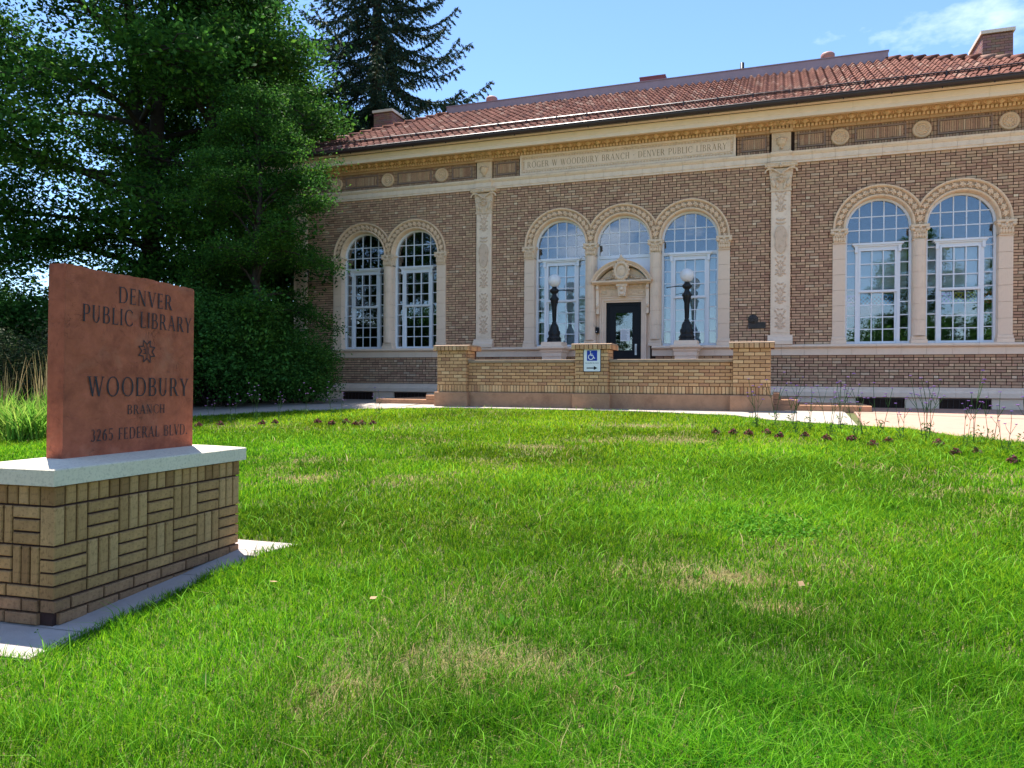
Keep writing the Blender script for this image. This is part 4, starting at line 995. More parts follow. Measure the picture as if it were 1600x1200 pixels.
big = sorted(range(len(tcand)), key=lambda i: (-(tcand[i][1]*tcand[i][3] > .006), math.hypot(tcand[i][0]+UC, TY)))
big = set(big[:300]); rest = {}
for i, (x, w, z, h, y, k, par) in enumerate(tcand):
    if i in big: ob('brick', vb(w, h, rnd.randrange(6)), par, (x, y+rnd.uniform(-.003, .003), z))
    else:
        q = rest.setdefault(par.name, (par, MB())); dy = rnd.uniform(-.003, .003); q[1].box(x-w/2, x+w/2, y+dy, y+.09, z, z+h, tb_tint(), back=False)
for par, q in rest.values(): o = ob('brick_field', q.mesh('brick_field', M['tbrick']), par); o['kind'] = 'stuff'
# side steps
for s, side in ((-1, 'left'), (1, 'right')):
    t = thing('stone_steps', 'brown sandstone side steps rising to the terrace at its %s end' % side, 'steps', (UC+s*3.62, TY+.35, 0))
    for k, (L, z0, z1) in enumerate(((1.80, -.1, .14), (.47, .142, .245), (.12, .247, .37))):
        b = MB(); b.prism([(-.0+.004*k,z0),(2.2,z0),(2.2,z1),(.012+.004*k,z1),(-.0+.004*k,z1-.012)], *sorted((0, s*L))); ob('step', b.mesh('step', M['sand']), t)

# lamp standards on pedestals
def pedestal(u, lab):
    t = thing('lamp_pedestal', lab, 'pedestal', (UC+u, 18.15, FL))
    b = MB(); b.chbox(-.25,.25,-.25,.25,0,.70,.01); b.box(-.18,.18,-.258,-.25,.12,.60); ob('body', b.mesh('body', M['terra']), t)
    b = MB(); b.lathe([(.0,.70),(.37,.70),(.37,.80),(.40,.82),(.415,.86),(.47,.89),(.49,.905),(.49,.945),(.47,.955),(.385,.965),(.37,1.066),(0,1.068)], 4); me = b.mesh('cap', M['terra']); me.transform(Matrix.Rotation(PI/4, 4, 'Z')); ob('cap', me, t)
pedestal(-1.63, 'cream terracotta pedestal under the lamp left of the door'); pedestal(1.66, 'cream terracotta pedestal under the lamp right of the door')
def lamp(u, s, lab):
    t = thing('entrance_lamp', lab, 'lamp', (UC+u, 18.15, FL+1.068), group='entrance lamps')
    K = .0033; P = [(0,0),(57,0),(57,14),(50,20),(52,34),(44,46),(46,60),(40,86),(35,116),(26,135),(18,142),(20,150),(14,156),(12.5,180),(14.5,220),(17,270),(21,296),(28,312),(32,324),(31,338),(23,350),(17,364),(17,372),(27,380),(34,390),(34,400),(26,408),(19,416),(18,425),(0,426)]
    b = MB(); b.lathe([(r*K, z*K) for r, z in P[:11]], 8); ob('base', b.mesh('base', M['iron']), t)
    b = MB(); b.lathe([(r*K, z*K) for r, z in P[10:]], 14)
    for k in range(10): a = 2*PI*k/10; b.tube([(13*K*math.cos(a), 13*K*math.sin(a), 160*K), (18*K*math.cos(a), 18*K*math.sin(a), 270*K), (29*K*math.cos(a), 29*K*math.sin(a), 312*K)], .006, 4)
    ob('shaft', b.mesh('shaft', M['iron'], True), t)
    b = MB()
    for k in range(8):
        a = 2*PI*k/8; b.blob((40*K*math.cos(a), 40*K*math.sin(a), 70*K), (.03, .03, .06), 7, 5); b.blob((50*K*math.cos(a), 50*K*math.sin(a), 26*K), (.03, .03, .02), 7, 5); b.blob((31*K*math.cos(a), 31*K*math.sin(a), 331*K), (.018, .018, .03), 6, 4)
    ob('leaf_ornament', b.mesh('leaf_ornament', M['iron'], True), t)
    b = MB(); b.tube([(s*.07, 0, 1.30), (s*.25, 0, 1.305), (s*.46, 0, 1.285)], .011, 6); b.blob((s*.47, 0, 1.28), (.018, .018, .018), 8, 6); ob('ladder_arm', b.mesh('ladder_arm', M['iron'], True), t)
    b = MB(); b.blob((0, 0, 1.405+.155), (.165, .165, .162), 28, 18); ob('globe', b.mesh('globe', M['globe'], True), t)
lamp(-1.63, 1, 'black cast-iron lamp with white globe left of the door'); lamp(1.66, -1, 'black cast-iron lamp with white globe right of the door')

# accessible-entrance sign on the middle pier
t = thing('accessible_entrance_sign', 'white and blue wheelchair access sign with arrow on the middle pier', 'sign', (UC+.02, TY-.145, .785))
def rrect(x0, x1, z0, z1, r, n=5):
    P = []
    for cx, cz, a in ((x1-r, z0+r, -PI/2), (x1-r, z1-r, 0), (x0+r, z1-r, PI/2), (x0+r, z0+r, PI)):
        for i in range(n+1): q = a+PI/2*i/n; P.append((cx+r*math.cos(q), cz+r*math.sin(q)))
    return P
b = MB(); b.slab(rrect(-.19,.19,0,.49,.02), -.004, 0); ob('plate', b.mesh('plate', M['black']), t)
b = MB(); b.slab(rrect(-.176,.176,.014,.476,.015), -.006, -.0045); ob('face', b.mesh('face', M['signwhite']), t)
b = MB(); b.slab(rrect(-.11,.11,.235,.455,.012), -.008, -.0065); ob('blue_square', b.mesh('blue_square', M['signblue']), t)
b = MB(); y = -.0095; q = [0]
def stroke(pts, w):
    for (x0, z0), (x1, z1) in zip(pts, pts[1:]):
        d = math.hypot(x1-x0, z1-z0); nx_, nz_ = -(z1-z0)/d*w/2, (x1-x0)/d*w/2; q[0] += 1; yy = y-q[0]*5e-5
        b.face([(x0+nx_, yy, z0+nz_), (x0-nx_, yy, z0-nz_), (x1-nx_, yy, z1-nz_), (x1+nx_, yy, z1+nz_)])
stroke([(-.025+.052*math.cos(a), .315+.052*math.sin(a)) for a in np.linspace(math.radians(110), math.radians(355), 16)], .016)
stroke([(-.032,.405),(-.026,.345),(.022,.345),(.045,.285),(.065,.293)], .017); stroke([(-.028,.375),(.015,.375)], .012)
b.face([(-.034+.014*math.cos(a), y-.001, .425+.014*math.sin(a)) for a in np.linspace(0, 2*PI, 14)[:-1]]); ob('wheelchair_symbol', b.mesh('wheelchair_symbol', M['signwhite']), t)
b = MB(); b.face([(-.115,-.0075,.072),(.04,-.0075,.072),(.04,-.0075,.094),(-.115,-.0075,.094)]); b.face([(.04,-.0076,.042),(.115,-.0076,.083),(.04,-.0076,.124)]); ob('arrow', b.mesh('arrow', M['black']), t)
fc = bpy.data.curves.new('txt', 'FONT'); fc.body = 'Accessible Entrance'; fc.size = .036; fc.align_x = 'CENTER'; fo = bpy.data.objects.new('txt', fc); COL.objects.link(fo); bpy.context.view_layer.update()
me = bpy.data.meshes.new_from_object(fo.evaluated_get(bpy.context.evaluated_depsgraph_get())); bpy.data.objects.remove(fo)
me.transform(Matrix.Translation((0, -.0075, .178)) @ Matrix.Rotation(PI/2, 4, 'X')); me.materials.clear(); me.materials.append(M['black']); me.name = 'lettering'; o = ob('lettering', me, t); o['kind'] = 'stuff'

# small things fixed to the facade
b = MB(); b.lathe([(0,-.03),(.10,-.028),(.115,-.02),(.12,0)], 20); me = b.mesh('round_emblem', M['bronze'], True); me.transform(Matrix.Rotation(-PI/2, 4, 'X'))
t = thing('round_emblem', 'small round dark bronze emblem on the brick right of the door', 'emblem', (UC+3.15, FY-.006, 2.08)); ob('disc', me, t, scale=(1, 1, 1))
b = MB()
for k in range(5): a = PI/2+2*PI*k/5; b.blob((.05*math.cos(a), -.03, .05*math.sin(a)), (.035, .01, .014), 6, 4, rot=a)
ob('raised_star', b.mesh('raised_star', M['bronze']), t)
t = thing('wall_plaque', 'dark rectangular plaque below the round emblem on the brick wall', 'plaque', (UC+3.24, FY-.006, 1.86)); b = MB(); b.chbox(-.20,.20,-.025,0,0,.155,.006); ob('plate', b.mesh('plate', M['bronze']), t)
b = MB()
for sx in (-1, 1):
    for z in (.02, .135): b.blob((sx*.185, -.026, z), (.006, .005, .006), 6, 4)
ob('screws', b.mesh('screws', M['steel']), t)
t = thing('entry_call_box', 'small black card reader box left of the door', 'card reader', (UC-.665, FY+.03, 1.82)); b = MB(); b.chbox(-.045,.045,-.05,0.12,0,.15,.006); ob('housing', b.mesh('housing', M['black']), t); b = MB(); b.box(-.012,.012,-.052,-.05,.03,.045); ob('indicator', b.mesh('indicator', M['paper']), t)
# papel-picado flags hung inside the right-hand windows
def banner(w, cols, lab):
    t = thing('paper_banner', lab, 'banner', (UC+w, FY+GY+.07, 2.36), group='cut paper banners')
    b = MB(); b.tube([(-.64,0,.27),(0,0,.262),(.64,0,.27)], .003, 4); ob('string', b.mesh('string', M['paper']), t)
    for x, c in cols:
        b = MB(); W = .105
        for r in range(6):
            for k in range(5):
                if (r+k) % 2 == 0 or r == 5 or r == 0: b.box(x-W+k*2*W/5, x-W+(k+1)*2*W/5, -.001, .001, r*.26/6, (r+1)*.26/6)
        ob('flag', b.mesh('flag', mat('flag_paper', c, .8, .05, 8, transl=.3)), t)
banner(5.85, [(-.54,(.55,.25,.55)),(-.235,(.10,.42,.50)),(0,(.10,.42,.42)),(.235,(.05,.25,.60))], 'purple, teal and blue cut-paper flags behind the inner right-hand window')
banner(7.50, [(-.235,(.52,.12,.55)),(0,(.60,.58,.04)),(.235,(.52,.55,.05)),(.55,(.45,.06,.02))], 'magenta, yellow and red cut-paper flags behind the outer right-hand window')

# ------------------------------------------------------------------ monument sign
SA = Vector((-.0699, .9976, 0)); SBv = Vector((-.9976, -.0699, 0))
sg = thing('library_sign', 'red sandstone library sign slab on patterned tan brick base with white cap', 'sign', (-3.431, 2.763, -.658))
# local x runs along the long face away from the viewer, local y to the left, front face at y = 0
sg.matrix_world = Matrix.Translation((-3.431, 2.763, -.658)) @ Matrix(((SA.x, SBv.x, 0, 0), (SA.y, SBv.y, 0, 0), (0, 0, 1, 0), (0, 0, 0, 1))) @ Matrix.Rotation(math.radians(.8), 4, 'Y')
SLn, SW, SH = 1.515, .54, .715
b = MB(); b.box(.018, SLn-.018, .018, SW-.018, -.05, SH); base = ob('base', b.mesh('base', M['smortar']), sg)
def sb_tint(low=False):
    k = rnd.random(); c = (.41,.235,.105) if k < .55 else (.46,.275,.13) if k < .82 else (.33,.18,.08)
    if low: c = (.335,.185,.10)
    g = rnd.uniform(.84, 1.14); return tuple(v*g for v in c)
sv = {}
def sbrick(L, h, low):
    key = (round(L, 4), round(h, 4), low, rnd.randrange(5))
    if key not in sv: m = MB(); m.chbox(0, L, 0, .09, 0, h, .005, sb_tint(low)); sv[key] = m.mesh('brick', M['sbrick'])
    return sv[key]
def face_layout(L, start, corner):
    """bricks of one face as (x, z, length, height, low)"""
    out = []; J = .011; MH = .203
    n = round(L/.0725); p = L/n
    for i in range(n): out.append((i*p+J/2, .615, p-J, .094, False))
    nm = max(1, round(L/.2165)); mw = L/nm
    for row, z0 in ((0, .203+MH), (1, .203)):
        for i in range(nm):
            if (i+row+start) % 2 == 0:
                for k in range(3): out.append((i*mw+k*mw/3+J/2, z0+J/2, mw/3-J, MH-J, False))
            else:
                for k in range(3): out.append((i*mw+J/2, z0+k*MH/3+J/2, mw-J, MH/3-J, False))
    for r in range(3):
        z0 = .203-(r+1)*.0677; x = -(.108 if r == 1 else .0) if r else 0
        if r == 0: x = 0
        while x < L-.02:
            a, c = max(x, 0), min(x+.2165, L)
            if r == 2 and a == 0 and corner: a = .035          # the broken bottom corner
            if c-a > .03: out.append((a+J/2, z0+J/2, c-a-J, .0677-J, r > 0))
            x += .2165
    return out
for x, z, L, h, low in face_layout(SLn, 0, True):
    ob('brick', sbrick(L, h, low), base, (x, -(.006 if low else 0)+rnd.uniform(-.0015, .0015), z))
for x, z, L, h, low in face_layout(SLn, 0, True):
    ob('brick', sbrick(L, h, low), base, (x+L, SW+rnd.uniform(-.0015, .0015), z), (0, 0, PI))
EW = SW-.184
for x, z, L, h, low in face_layout(EW, 1, False):
    ob('brick', sbrick(L, h, low), base, (rnd.uniform(-.0015, .0015)-(.006 if low else 0), .092+x+L, z), (0, 0, -PI/2))
    ob('brick', sbrick(L, h, low), base, (SLn+rnd.uniform(-.0015, .0015), .092+x, z), (0, 0, PI/2))
o_ = .03
b = MB(); zb, zt_ = SH+.002, SH+.088
vs = [(-o_,-o_,zb),(SLn+o_,-o_,zb),(SLn+o_,SW+o_,zb),(-o_,SW+o_,zb)]; c_ = .006
vs += [(-o_,-o_,zt_-c_),(SLn+o_,-o_,zt_-c_),(SLn+o_,SW+o_,zt_-c_),(-o_,SW+o_,zt_-c_)]
vs += [(-o_+c_,-o_+c_,zt_),(SLn+o_-c_,-o_+c_,zt_),(SLn+o_-c_,SW+o_-c_,zt_),(-o_+c_,SW+o_-c_,zt_)]
vs += [(.14,.165,zt_+.022),(SLn-.14,.165,zt_+.022),(SLn-.14,SW-.165,zt_+.022),(.14,SW-.165,zt_+.022)]
fs = [(3,2,1,0)]+[(4*k+i, 4*k+(i+1)%4, 4*k+4+(i+1)%4, 4*k+4+i) for k in range(3) for i in range(4)]+[(12,13,14,15)]
b.grid(vs, fs); ob('cap', b.mesh('cap', M['concrete_cap']), sg)
# rough split-faced slab
def slab_mesh(x0, x1, y0, y1, z0, z1):
    nx_, nz_, ny_ = 56, 60, 6; r = np.random.default_rng(5); vs = []; fs = []
    ph = r.uniform(0, 6.28, (14,)); kx = r.uniform(3, 26, (14,)); kz = r.uniform(3, 30, (14,))
    def bumpy(x, z): return sum(math.sin(kx[i]*x+kz[i]*z+ph[i])/(1+i*.5) for i in range(14))*.0011
    def steps(x, z):
        v = math.sin(5*x+2.3*z)+math.sin(3.1*z-4.2*x+1)*.8+math.sin(11*x-9*z)*.35; return -.0022*(v > .55)-.0018*(v < -.6)
    def topz(x): return z1+.003*math.sin(9*x)+.0018*math.sin(37*x+1)+.0016*math.sin(91*x)-.005
    idx = {}
    def P(i, j, f):
        x = x0+(x1-x0)*i/nx_; zt = topz(x); z = z0+(zt-z0)*j/nz_; e = 0 if (i in (0, nx_) or j in (0,)) else 1
        d = min(0, bumpy(x, z)+steps(x, z)-.0022)*e
        if j == nz_: d = -.004-.002*math.sin(55*x)
        return (x, y0-d if f == 0 else y1+d, z)
    for f in (0, 1):
        o0 = len(vs)
        for j in range(nz_+1):
            for i in range(nx_+1): vs.append(P(i, j, f))
        for j in range(nz_):
            for i in range(nx_):
                q = (o0+j*(nx_+1)+i, o0+j*(nx_+1)+i+1, o0+(j+1)*(nx_+1)+i+1, o0+(j+1)*(nx_+1)+i); fs.append(q if f == 0 else q[::-1])
    N1 = (nx_+1)*(nz_+1)
    for i in range(nx_): fs.append((nz_*(nx_+1)+i, nz_*(nx_+1)+i+1, N1+nz_*(nx_+1)+i+1, N1+nz_*(nx_+1)+i))
    for j in range(nz_):
        fs.append((j*(nx_+1), (j+1)*(nx_+1), N1+(j+1)*(nx_+1), N1+j*(nx_+1))); fs.append((j*(nx_+1)+nx_, N1+j*(nx_+1)+nx_, N1+(j+1)*(nx_+1)+nx_, (j+1)*(nx_+1)+nx_))
    me = bpy.data.meshes.new('stone_slab'); me.from_pydata(vs, [], fs); me.materials.append(M['redstone']); me.update(); return me
S0, S1, SZ0, SZ1 = .245, 1.285, SH+.108, SH+.108+1.075
sl = ob('stone_slab', slab_mesh(S0, S1, .21, .32, SZ0-.004, SZ1), sg)
sx = lambda f: S0+(S1-S0)*f
b = MB(); to = lambda x, z, k: (x, .2085-k*3e-5, z)
def line(s, f0, f1, zt, zbm):
    text_objs('letter', s, (sx(f0)+sx(f1))/2, zbm, zt-zbm, sx(f1)-sx(f0), .13, to, M['letter'], sl)
hS = SZ1-SZ0; zf = lambda f: SZ0+hS*f
line('DENVER', .365, .80, zf(.925), zf(.836)); line('PUBLIC LIBRARY', .115, .975, zf(.803), zf(.712))
line('WOODBURY', .155, .955, zf(.424), zf(.318)); line('BRANCH', .44, .745, zf(.268), zf(.216)); line('3265 FEDERAL BLVD.', .18, .95, zf(.142), zf(.078))
b = MB(); q = [0]; cx, cz, ro = sx(.588), zf(.577), .072
def st2(pts, w):
    for (x0, z0), (x1, z1) in zip(pts, pts[1:]):
        d = math.hypot(x1-x0, z1-z0); ux, uz = (x1-x0)/d, (z1-z0)/d; n_x, n_z = -uz*w/2, ux*w/2; q[0] += 1; e = w*.35
        b.face([to(cx+x0-ux*e+n_x, cz+z0-uz*e+n_z, q[0]), to(cx+x0-ux*e-n_x, cz+z0-uz*e-n_z, q[0]), to(cx+x1+ux*e-n_x, cz+z1+uz*e-n_z, q[0]), to(cx+x1+ux*e+n_x, cz+z1+uz*e+n_z, q[0])])
P8 = []
for k in range(17):
    a = math.radians(22.5*k+22.5*0+22.5); r_ = ro if k % 2 == 0 else ro*.60; P8.append((r_*math.cos(a), r_*math.sin(a)))
st2(P8, .0065)
st2([(0, .040), (0, -.040)], .0055); st2([(-.022, .030), (-.013, .012), (-.013, -.014), (-.030, -.014)], .0045); st2([(.013, .030), (.013, -.014), (.026, -.026)], .0045); st2([(-.030, .008), (-.013, .012)], .0045)
ob('star_emblem', b.mesh('star_emblem', M['letter']), sl)
# concrete apron under the sign
def slab_xy(pts, z, m, name):
    b = MB(); P3 = []
    for x, y in pts: p = Vector((-3.431, 2.763, 0))+SA*x+SBv*y; P3.append((p.x, p.y, float(gz(p.y))))
    n = len(P3); b.grid([(x, y, zz+z) for x, y, zz in P3]+[(x, y, zz-.1) for x, y, zz in P3], [tuple(range(n))]+[(i, n+i, n+(i+1)%n, (i+1)%n) for i in range(n)]); return b.mesh(name, m)
ap = struct('sign_apron', slab_xy([(-.33,-.21),(1.66,-.21),(1.66,1.0),(-.33,1.0)], .004, M['smortar'], 'sign_apron'))
for pts in ([(-.34,-.23),(-.012,-.22),(-.012,1.0),(-.34,1.0)], [(0.0,-.22),(.93,-.215),(.93,1.0),(0.0,1.0)], [(.94,-.215),(1.50,-.23),(1.50,1.0),(.94,1.0)], [(1.507,-.24),(1.72,-.36),(1.76,1.0),(1.507,1.0)]):
    ob('apron_panel', slab_xy(pts, .016, M['apron'], 'apron_panel'), ap)

# ------------------------------------------------------------------ vegetation
def unit(v): return v/np.maximum(np.linalg.norm(v, axis=-1, keepdims=True), 1e-9)
def leaf_quads(pos, ln, wd, r, up=0.5, axis=None):
    """one folded-flat rhombus per position; returns verts, faces"""
    n = len(pos); nrm = unit(r.normal(size=(n, 3))+np.array([0, 0, up])*1.6)
    ax = r.normal(size=(n, 3)) if axis is None else axis+r.normal(size=(n, 3))*.35
    ax = unit(ax-nrm*np.sum(ax*nrm, 1, keepdims=True)); sd = np.cross(nrm, ax)
    L = (ln*r.uniform(.7, 1.3, n))[:, None]; W = (wd*r.uniform(.7, 1.3, n))[:, None]
    v = np.stack([pos-ax*L*.5, pos+sd*W*.5-ax*L*.05, pos+ax*L*.5-nrm*L*.12, pos-sd*W*.5-ax*L*.05], 1).reshape(-1, 3)
    return v, np.arange(4*n).reshape(n, 4)
def tints(n, r, cols, jit=.18, rep=4):
    c = np.array(cols)[r.integers(0, len(cols), n)]*r.uniform(1-jit, 1+jit, (n, 1)); return np.repeat(c, rep, 0)
def curve(p0, p1, bend, r, n=7):
    t = np.linspace(0, 1, n)[:, None]; o = r.normal(size=3)*bend; p = p0*(1-t)+p1*t+o*np.sin(t*PI); return p
GREENS = [(.042,.125,.018),(.060,.165,.020),(.032,.100,.018),(.105,.220,.024),(.022,.072,.014),(.048,.135,.024)]
def broad_tree(seed, H, leaders, limbs, spread, z_lo, nleaf, leaf=(.13, .075), cols=GREENS, rt=.24, ctop=1.0):
    r = np.random.default_rng(seed); wood = MB(); cl = []; cr = []
    lead = []
    for (fz, dx, dy, rr) in leaders:
        p0 = np.array([0, 0, -.2]); top = np.array([dx, dy, H]); n = 12; P = []
        for i in range(n+1):
            t = i/n; z = -.2+(H+.2)*t; k = max(0, (z-fz)/(H-fz)) if z > fz else 0
            P.append(np.array([dx*k**.75+.10*math.sin(z*.9+seed), dy*k**.75+.08*math.cos(z*1.1+seed), z]))
        lead.append(P); wood.tube(P, [rr*(1-.82*i/n)*(1.35 if i == 0 else 1) for i in range(n+1)], 9)
    for i in range(limbs):
        P = lead[i % len(lead)]; f = (i+.5)/limbs; z = z_lo+(H*.96-z_lo)*f; j = min(int((z+.2)/(H+.2)*12), 11)
        p0 = P[j]+(P[j+1]-P[j])*((z+.2)/(H+.2)*12-j)
        az = i*2.39996+r.uniform(-.35, .35); prof = math.sin(min(1, .22+f*.9)*PI*.62+.35)**.8*(1-.55*max(0, f-.55)/.45)
        Ln = spread*prof*r.uniform(.8, 1.12); el = .02+.62*f+r.uniform(-.12, .12)
        p1 = p0+np.array([math.cos(az)*math.cos(el), math.sin(az)*math.cos(el), math.sin(el)])*Ln
        C = curve(p0, p1, Ln*.09, r, 8); C[:, 2] += np.sin(np.linspace(0, PI, 8))*.25-np.linspace(0, 1, 8)**2*.55*(1-f)
        rb = max(.03, rt*.42*(1-f*.7)); wood.tube(C, list(np.linspace(rb, .012, 8)), 6)
        ns = int(6+Ln*2.6)
        for k in range(ns):
            t = .28+.72*(k+r.uniform(.1, .9))/ns; q = t*7; a = int(min(q, 6)); pb = C[a]+(C[a+1]-C[a])*(q-a)
            d = C[a+1]-C[a]; d = d/np.linalg.norm(d); s = np.cross(d, [0, 0, 1]); s = s/np.linalg.norm(s)*(1 if k % 2 else -1)
            ll = r.uniform(.45, 1.25)*(1.15-.5*t)*min(1.3, .5+Ln*.25)
            pe = pb+(s*.85+d*.55+np.array([0, 0, r.uniform(-.25, .35)]))*ll
            T = curve(pb, pe, ll*.1, r, 4); wood.tube(T, [.018, .013, .009, .004], 4, cap=False)
            for m in (2, 3): cl.append(T[m]); cr.append(.26+.22*r.random())
            cl.append((pb+pe)/2+r.normal(size=3)*.15); cr.append(.3)
        cl.append(p1); cr.append(.4)
    cl = np.array(cl); cr = np.array(cr); w = cr**2/np.sum(cr**2); n = nleaf
    ci = r.choice(len(cl), n, p=w); g = r.normal(size=(n, 3))*np.array([1, 1, .48])
    pos = cl[ci]+g*cr[ci][:, None]*.85
    v, f = leaf_quads(pos, leaf[0], leaf[1], r, .9)
    ctint = np.array(cols)[r.integers(0, len(cols), len(cl))]; base = .5*ctint[ci]+.5*np.array(cols)[r.integers(0, len(cols), n)]
    tn = np.repeat(base*r.uniform(.75, 1.3, (n, 1)), 4, 0)
    return wood.mesh('trunk', M['bark'], True), np_mesh('crown', v, f, M['leaf'], tn)
def tree(name, label, meshes, loc, rotz=0, scale=1, group=None, cat='tree'):
    t = thing(name, label, cat, loc, rotz, group); t.scale = (scale,)*3
    ob('trunk', meshes[0], t); ob('crown', meshes[1], t); return t
G_T = 'trees left of the library'
tA = broad_tree(3, 13.0, [(4.2, -1.25, .4, .24), (4.2, .75, -.1, .27)], 46, 4.2, 2.6, 80000)
tree('shade_tree', 'big dark-leaved tree with forked trunk left of the library', tA, (-17.4, 17.1, 0), 0, 1.23, G_T)
tB = broad_tree(8, 14.0, [(3.0, .3, .2, .26)], 40, 3.6, 2.2, 62000)
tree('shade_tree', 'leafy tree standing just left of the roof corner, beside the forked tree', tB, (-15.35, 17.2, 0), 1.1, .92, G_T)
tree('shade_tree', 'leafy tree at the far left edge behind the sign', tB, (-20.4, 12.6, 0), 2.6, .85, G_T)
tree('shade_tree', 'dark tree beside the library side wall in front of the spruce', tA, (-19.3, 26.0, 0), 4.1, .98, G_T)
tree('shade_tree', 'leafy tree filling the gap between the forked tree and the spruce', tB, (-17.9, 21.8, 0), 3.3, 1.0, G_T)
tree('shade_tree', 'shorter leafy tree hanging over the left corner of the facade', tB, (-12.15, 15.3, 0), 5.0, .53, G_T)
# spruce
def spruce(seed, H=23, Lmax=8.0):
    r = np.random.default_rng(seed); wood = MB(); wood.tube([(0,0,-.2),(0,0,H*.5),(.05,0,H)], [.42,.25,.03], 9); P = []; A = []
    z = 2.2; k = 0
    while z < H-.4:
        for i in range(4):
            az = i*2*PI/4+k*.7+r.uniform(-.3, .3); L = Lmax*(1-z/H)**.85*r.uniform(.75, 1.1)+.25
            t = np.linspace(0, 1, 9); d = np.array([math.cos(az), math.sin(az)]); s = np.array([-d[1], d[0]])
            C = np.stack([d[0]*L*t, d[1]*L*t, z+.10*L-.30*L*np.sin(t*PI*.62)+.26*L*t**3], 1); wood.tube(C, list(np.linspace(.055*(1-z/H)+.012, .006, 9)), 5, cap=False)
            n = int(L*9)+3
            for j in range(n):
                q = (.12+.88*j/n)*8; a = int(min(q, 7)); pb = C[a]+(C[a+1]-C[a])*(q-a); tt = q/8
                side = 1 if j % 2 else -1; tl = (.62*(1-tt)+.16)*L**.35*r.uniform(.6, 1.1)
                dv = np.array([s[0]*side*.75+d[0]*.6, s[1]*side*.75+d[1]*.6, -.45-.35*(1-tt)+r.uniform(-.15, .15)]); dv = dv/np.linalg.norm(dv)
                m = int(9+tl*36); u = r.uniform(0, 1, m)[:, None]; P.append(pb+dv*tl*u+r.normal(size=(m, 3))*.022); A.append(np.repeat(dv[None]+np.array([[0,0,-.3]]), m, 0))
            m = int(L*26); u = r.uniform(.1, 1.0, m)*8; a = np.minimum(u.astype(int), 7); P.append(C[a]+(C[a+1]-C[a])*(u-a)[:, None]+r.normal(size=(m, 3))*.03); A.append(C[a+1]-C[a])
        z += .52*(1-.4*z/H); k += 1
    pos = np.concatenate(P); ax = unit(np.concatenate(A)); v, f = leaf_quads(pos, .17, .045, r, .2, ax)
    tn = tints(len(pos), r, [(.022,.058,.034),(.030,.075,.040),(.016,.042,.028),(.050,.075,.036),(.060,.060,.028)])
    return wood.mesh('trunk', M['bark'], True), np_mesh('crown', v, f, M['needle'], tn)
sp = spruce(4)
tree('spruce_tree', 'tall blue-green spruce with drooping boughs behind the left chimney', sp, (-15.3, 26.6, 0), .4, 1.0)
# shrubs
def shrub(seed, rx, ry, rz, nleaf, leaf, cols, stems=9):
    r = np.random.default_rng(seed); wood = MB(); cl = []
    for i in range(stems*5):
        a = r.uniform(0, 2*PI); q = r.uniform(.25, 1)**.5; e = r.uniform(.12, 1)
        p1 = np.array([rx*q*math.cos(a)*math.sqrt(1-(e*.75)**2), ry*q*math.sin(a)*math.sqrt(1-(e*.75)**2), .18+rz*e*(.82+.25*r.random())])
        C = curve(np.array([rx*.18*math.cos(a), ry*.18*math.sin(a), -.05]), p1, .15, r, 5)
        if i < stems*2: wood.tube(C, [.03, .022, .016, .011, .005], 5, cap=False)
        cl += [C[4], C[3], (C[4]+C[3])/2]
    cl = np.array(cl); ci = r.integers(0, len(cl), nleaf); pos = cl[ci]+r.normal(size=(nleaf, 3))*np.array([.19, .19, .15])*(rx/1.3)
    pos[:, 2] = np.abs(pos[:, 2]-.08)+.08
    v, f = leaf_quads(pos, leaf[0], leaf[1], r, .8)
    ct = np.array(cols)[r.integers(0, len(cols), len(cl))][ci]; tn = np.repeat((.6*ct+.4*np.array(cols)[r.integers(0, len(cols), nleaf)])*r.uniform(.7, 1.3, (nleaf, 1)), 4, 0)
    return wood.mesh('stems', M['bark'], True), np_mesh('foliage', v, f, M['shrubleaf'], tn), cl
DG = [(.042,.120,.020),(.058,.155,.024),(.028,.084,.018),(.090,.205,.030),(.044,.135,.028)]
s1 = shrub(21, 1.75, 1.3, 2.35, 30000, (.085, .055), DG, 12)
def shrub_thing(label, ms, loc, rotz=0, sc=(1,1,1), flowers=0, name='shrub', group=None):
    t = thing(name, label, 'shrub', loc, rotz, group); t.scale = sc; ob('stems', ms[0], t); ob('foliage', ms[1], t)
    if flowers:
        r = random.Random(5); b = MB()
        for k in range(6): a = 2*PI*k/6; b.face([(0,0,0),(.05*math.cos(a-.45),.05*math.sin(a-.45),.02),(.085*math.cos(a),.085*math.sin(a),.035),(.05*math.cos(a+.45),.05*math.sin(a+.45),.02)], (.42,.10,.26))
        b.blob((0,0,.02),(.014,.014,.03),6,4,(.5,.35,.1)); me = b.mesh('blossom', M['petal'])
        c = [p for p in ms[2] if p[2] > .8 and p[1] < .5 and p[0] > .0]; r.shuffle(c)
        for p in c[:flowers]: ob('blossom', me, t, (p[0]*1.07+.04, p[1]*1.07-.22, p[2]), (PI/2+r.uniform(-.5,.5), 0, r.uniform(-.6,.6)))
    return t
GS = 'shrubs left of the library'
shrub_thing('large dark rounded shrub right behind the sign', s1, (-12.3, 14.2, 0), 0, (1, 1, 1.0), 0, group=GS)
shrub_thing('dark shrub with pink blossoms at the left corner of the library', s1, (-11.1, 15.6, 0), 2.2, (.72, .72, .66), 9, name='flowering_shrub', group=GS)
shrub_thing('bushy dark shrub half hidden by the red sign slab', s1, (-13.9, 13.0, -.1), 1.0, (1.0, 1.0, 1.0), 0, group=GS)
s2 = shrub(33, 1.5, 1.2, 1.9, 16000, (.07, .03), [(.045,.075,.025),(.07,.085,.035),(.030,.055,.020),(.10,.095,.05),(.05,.07,.03)], 10)
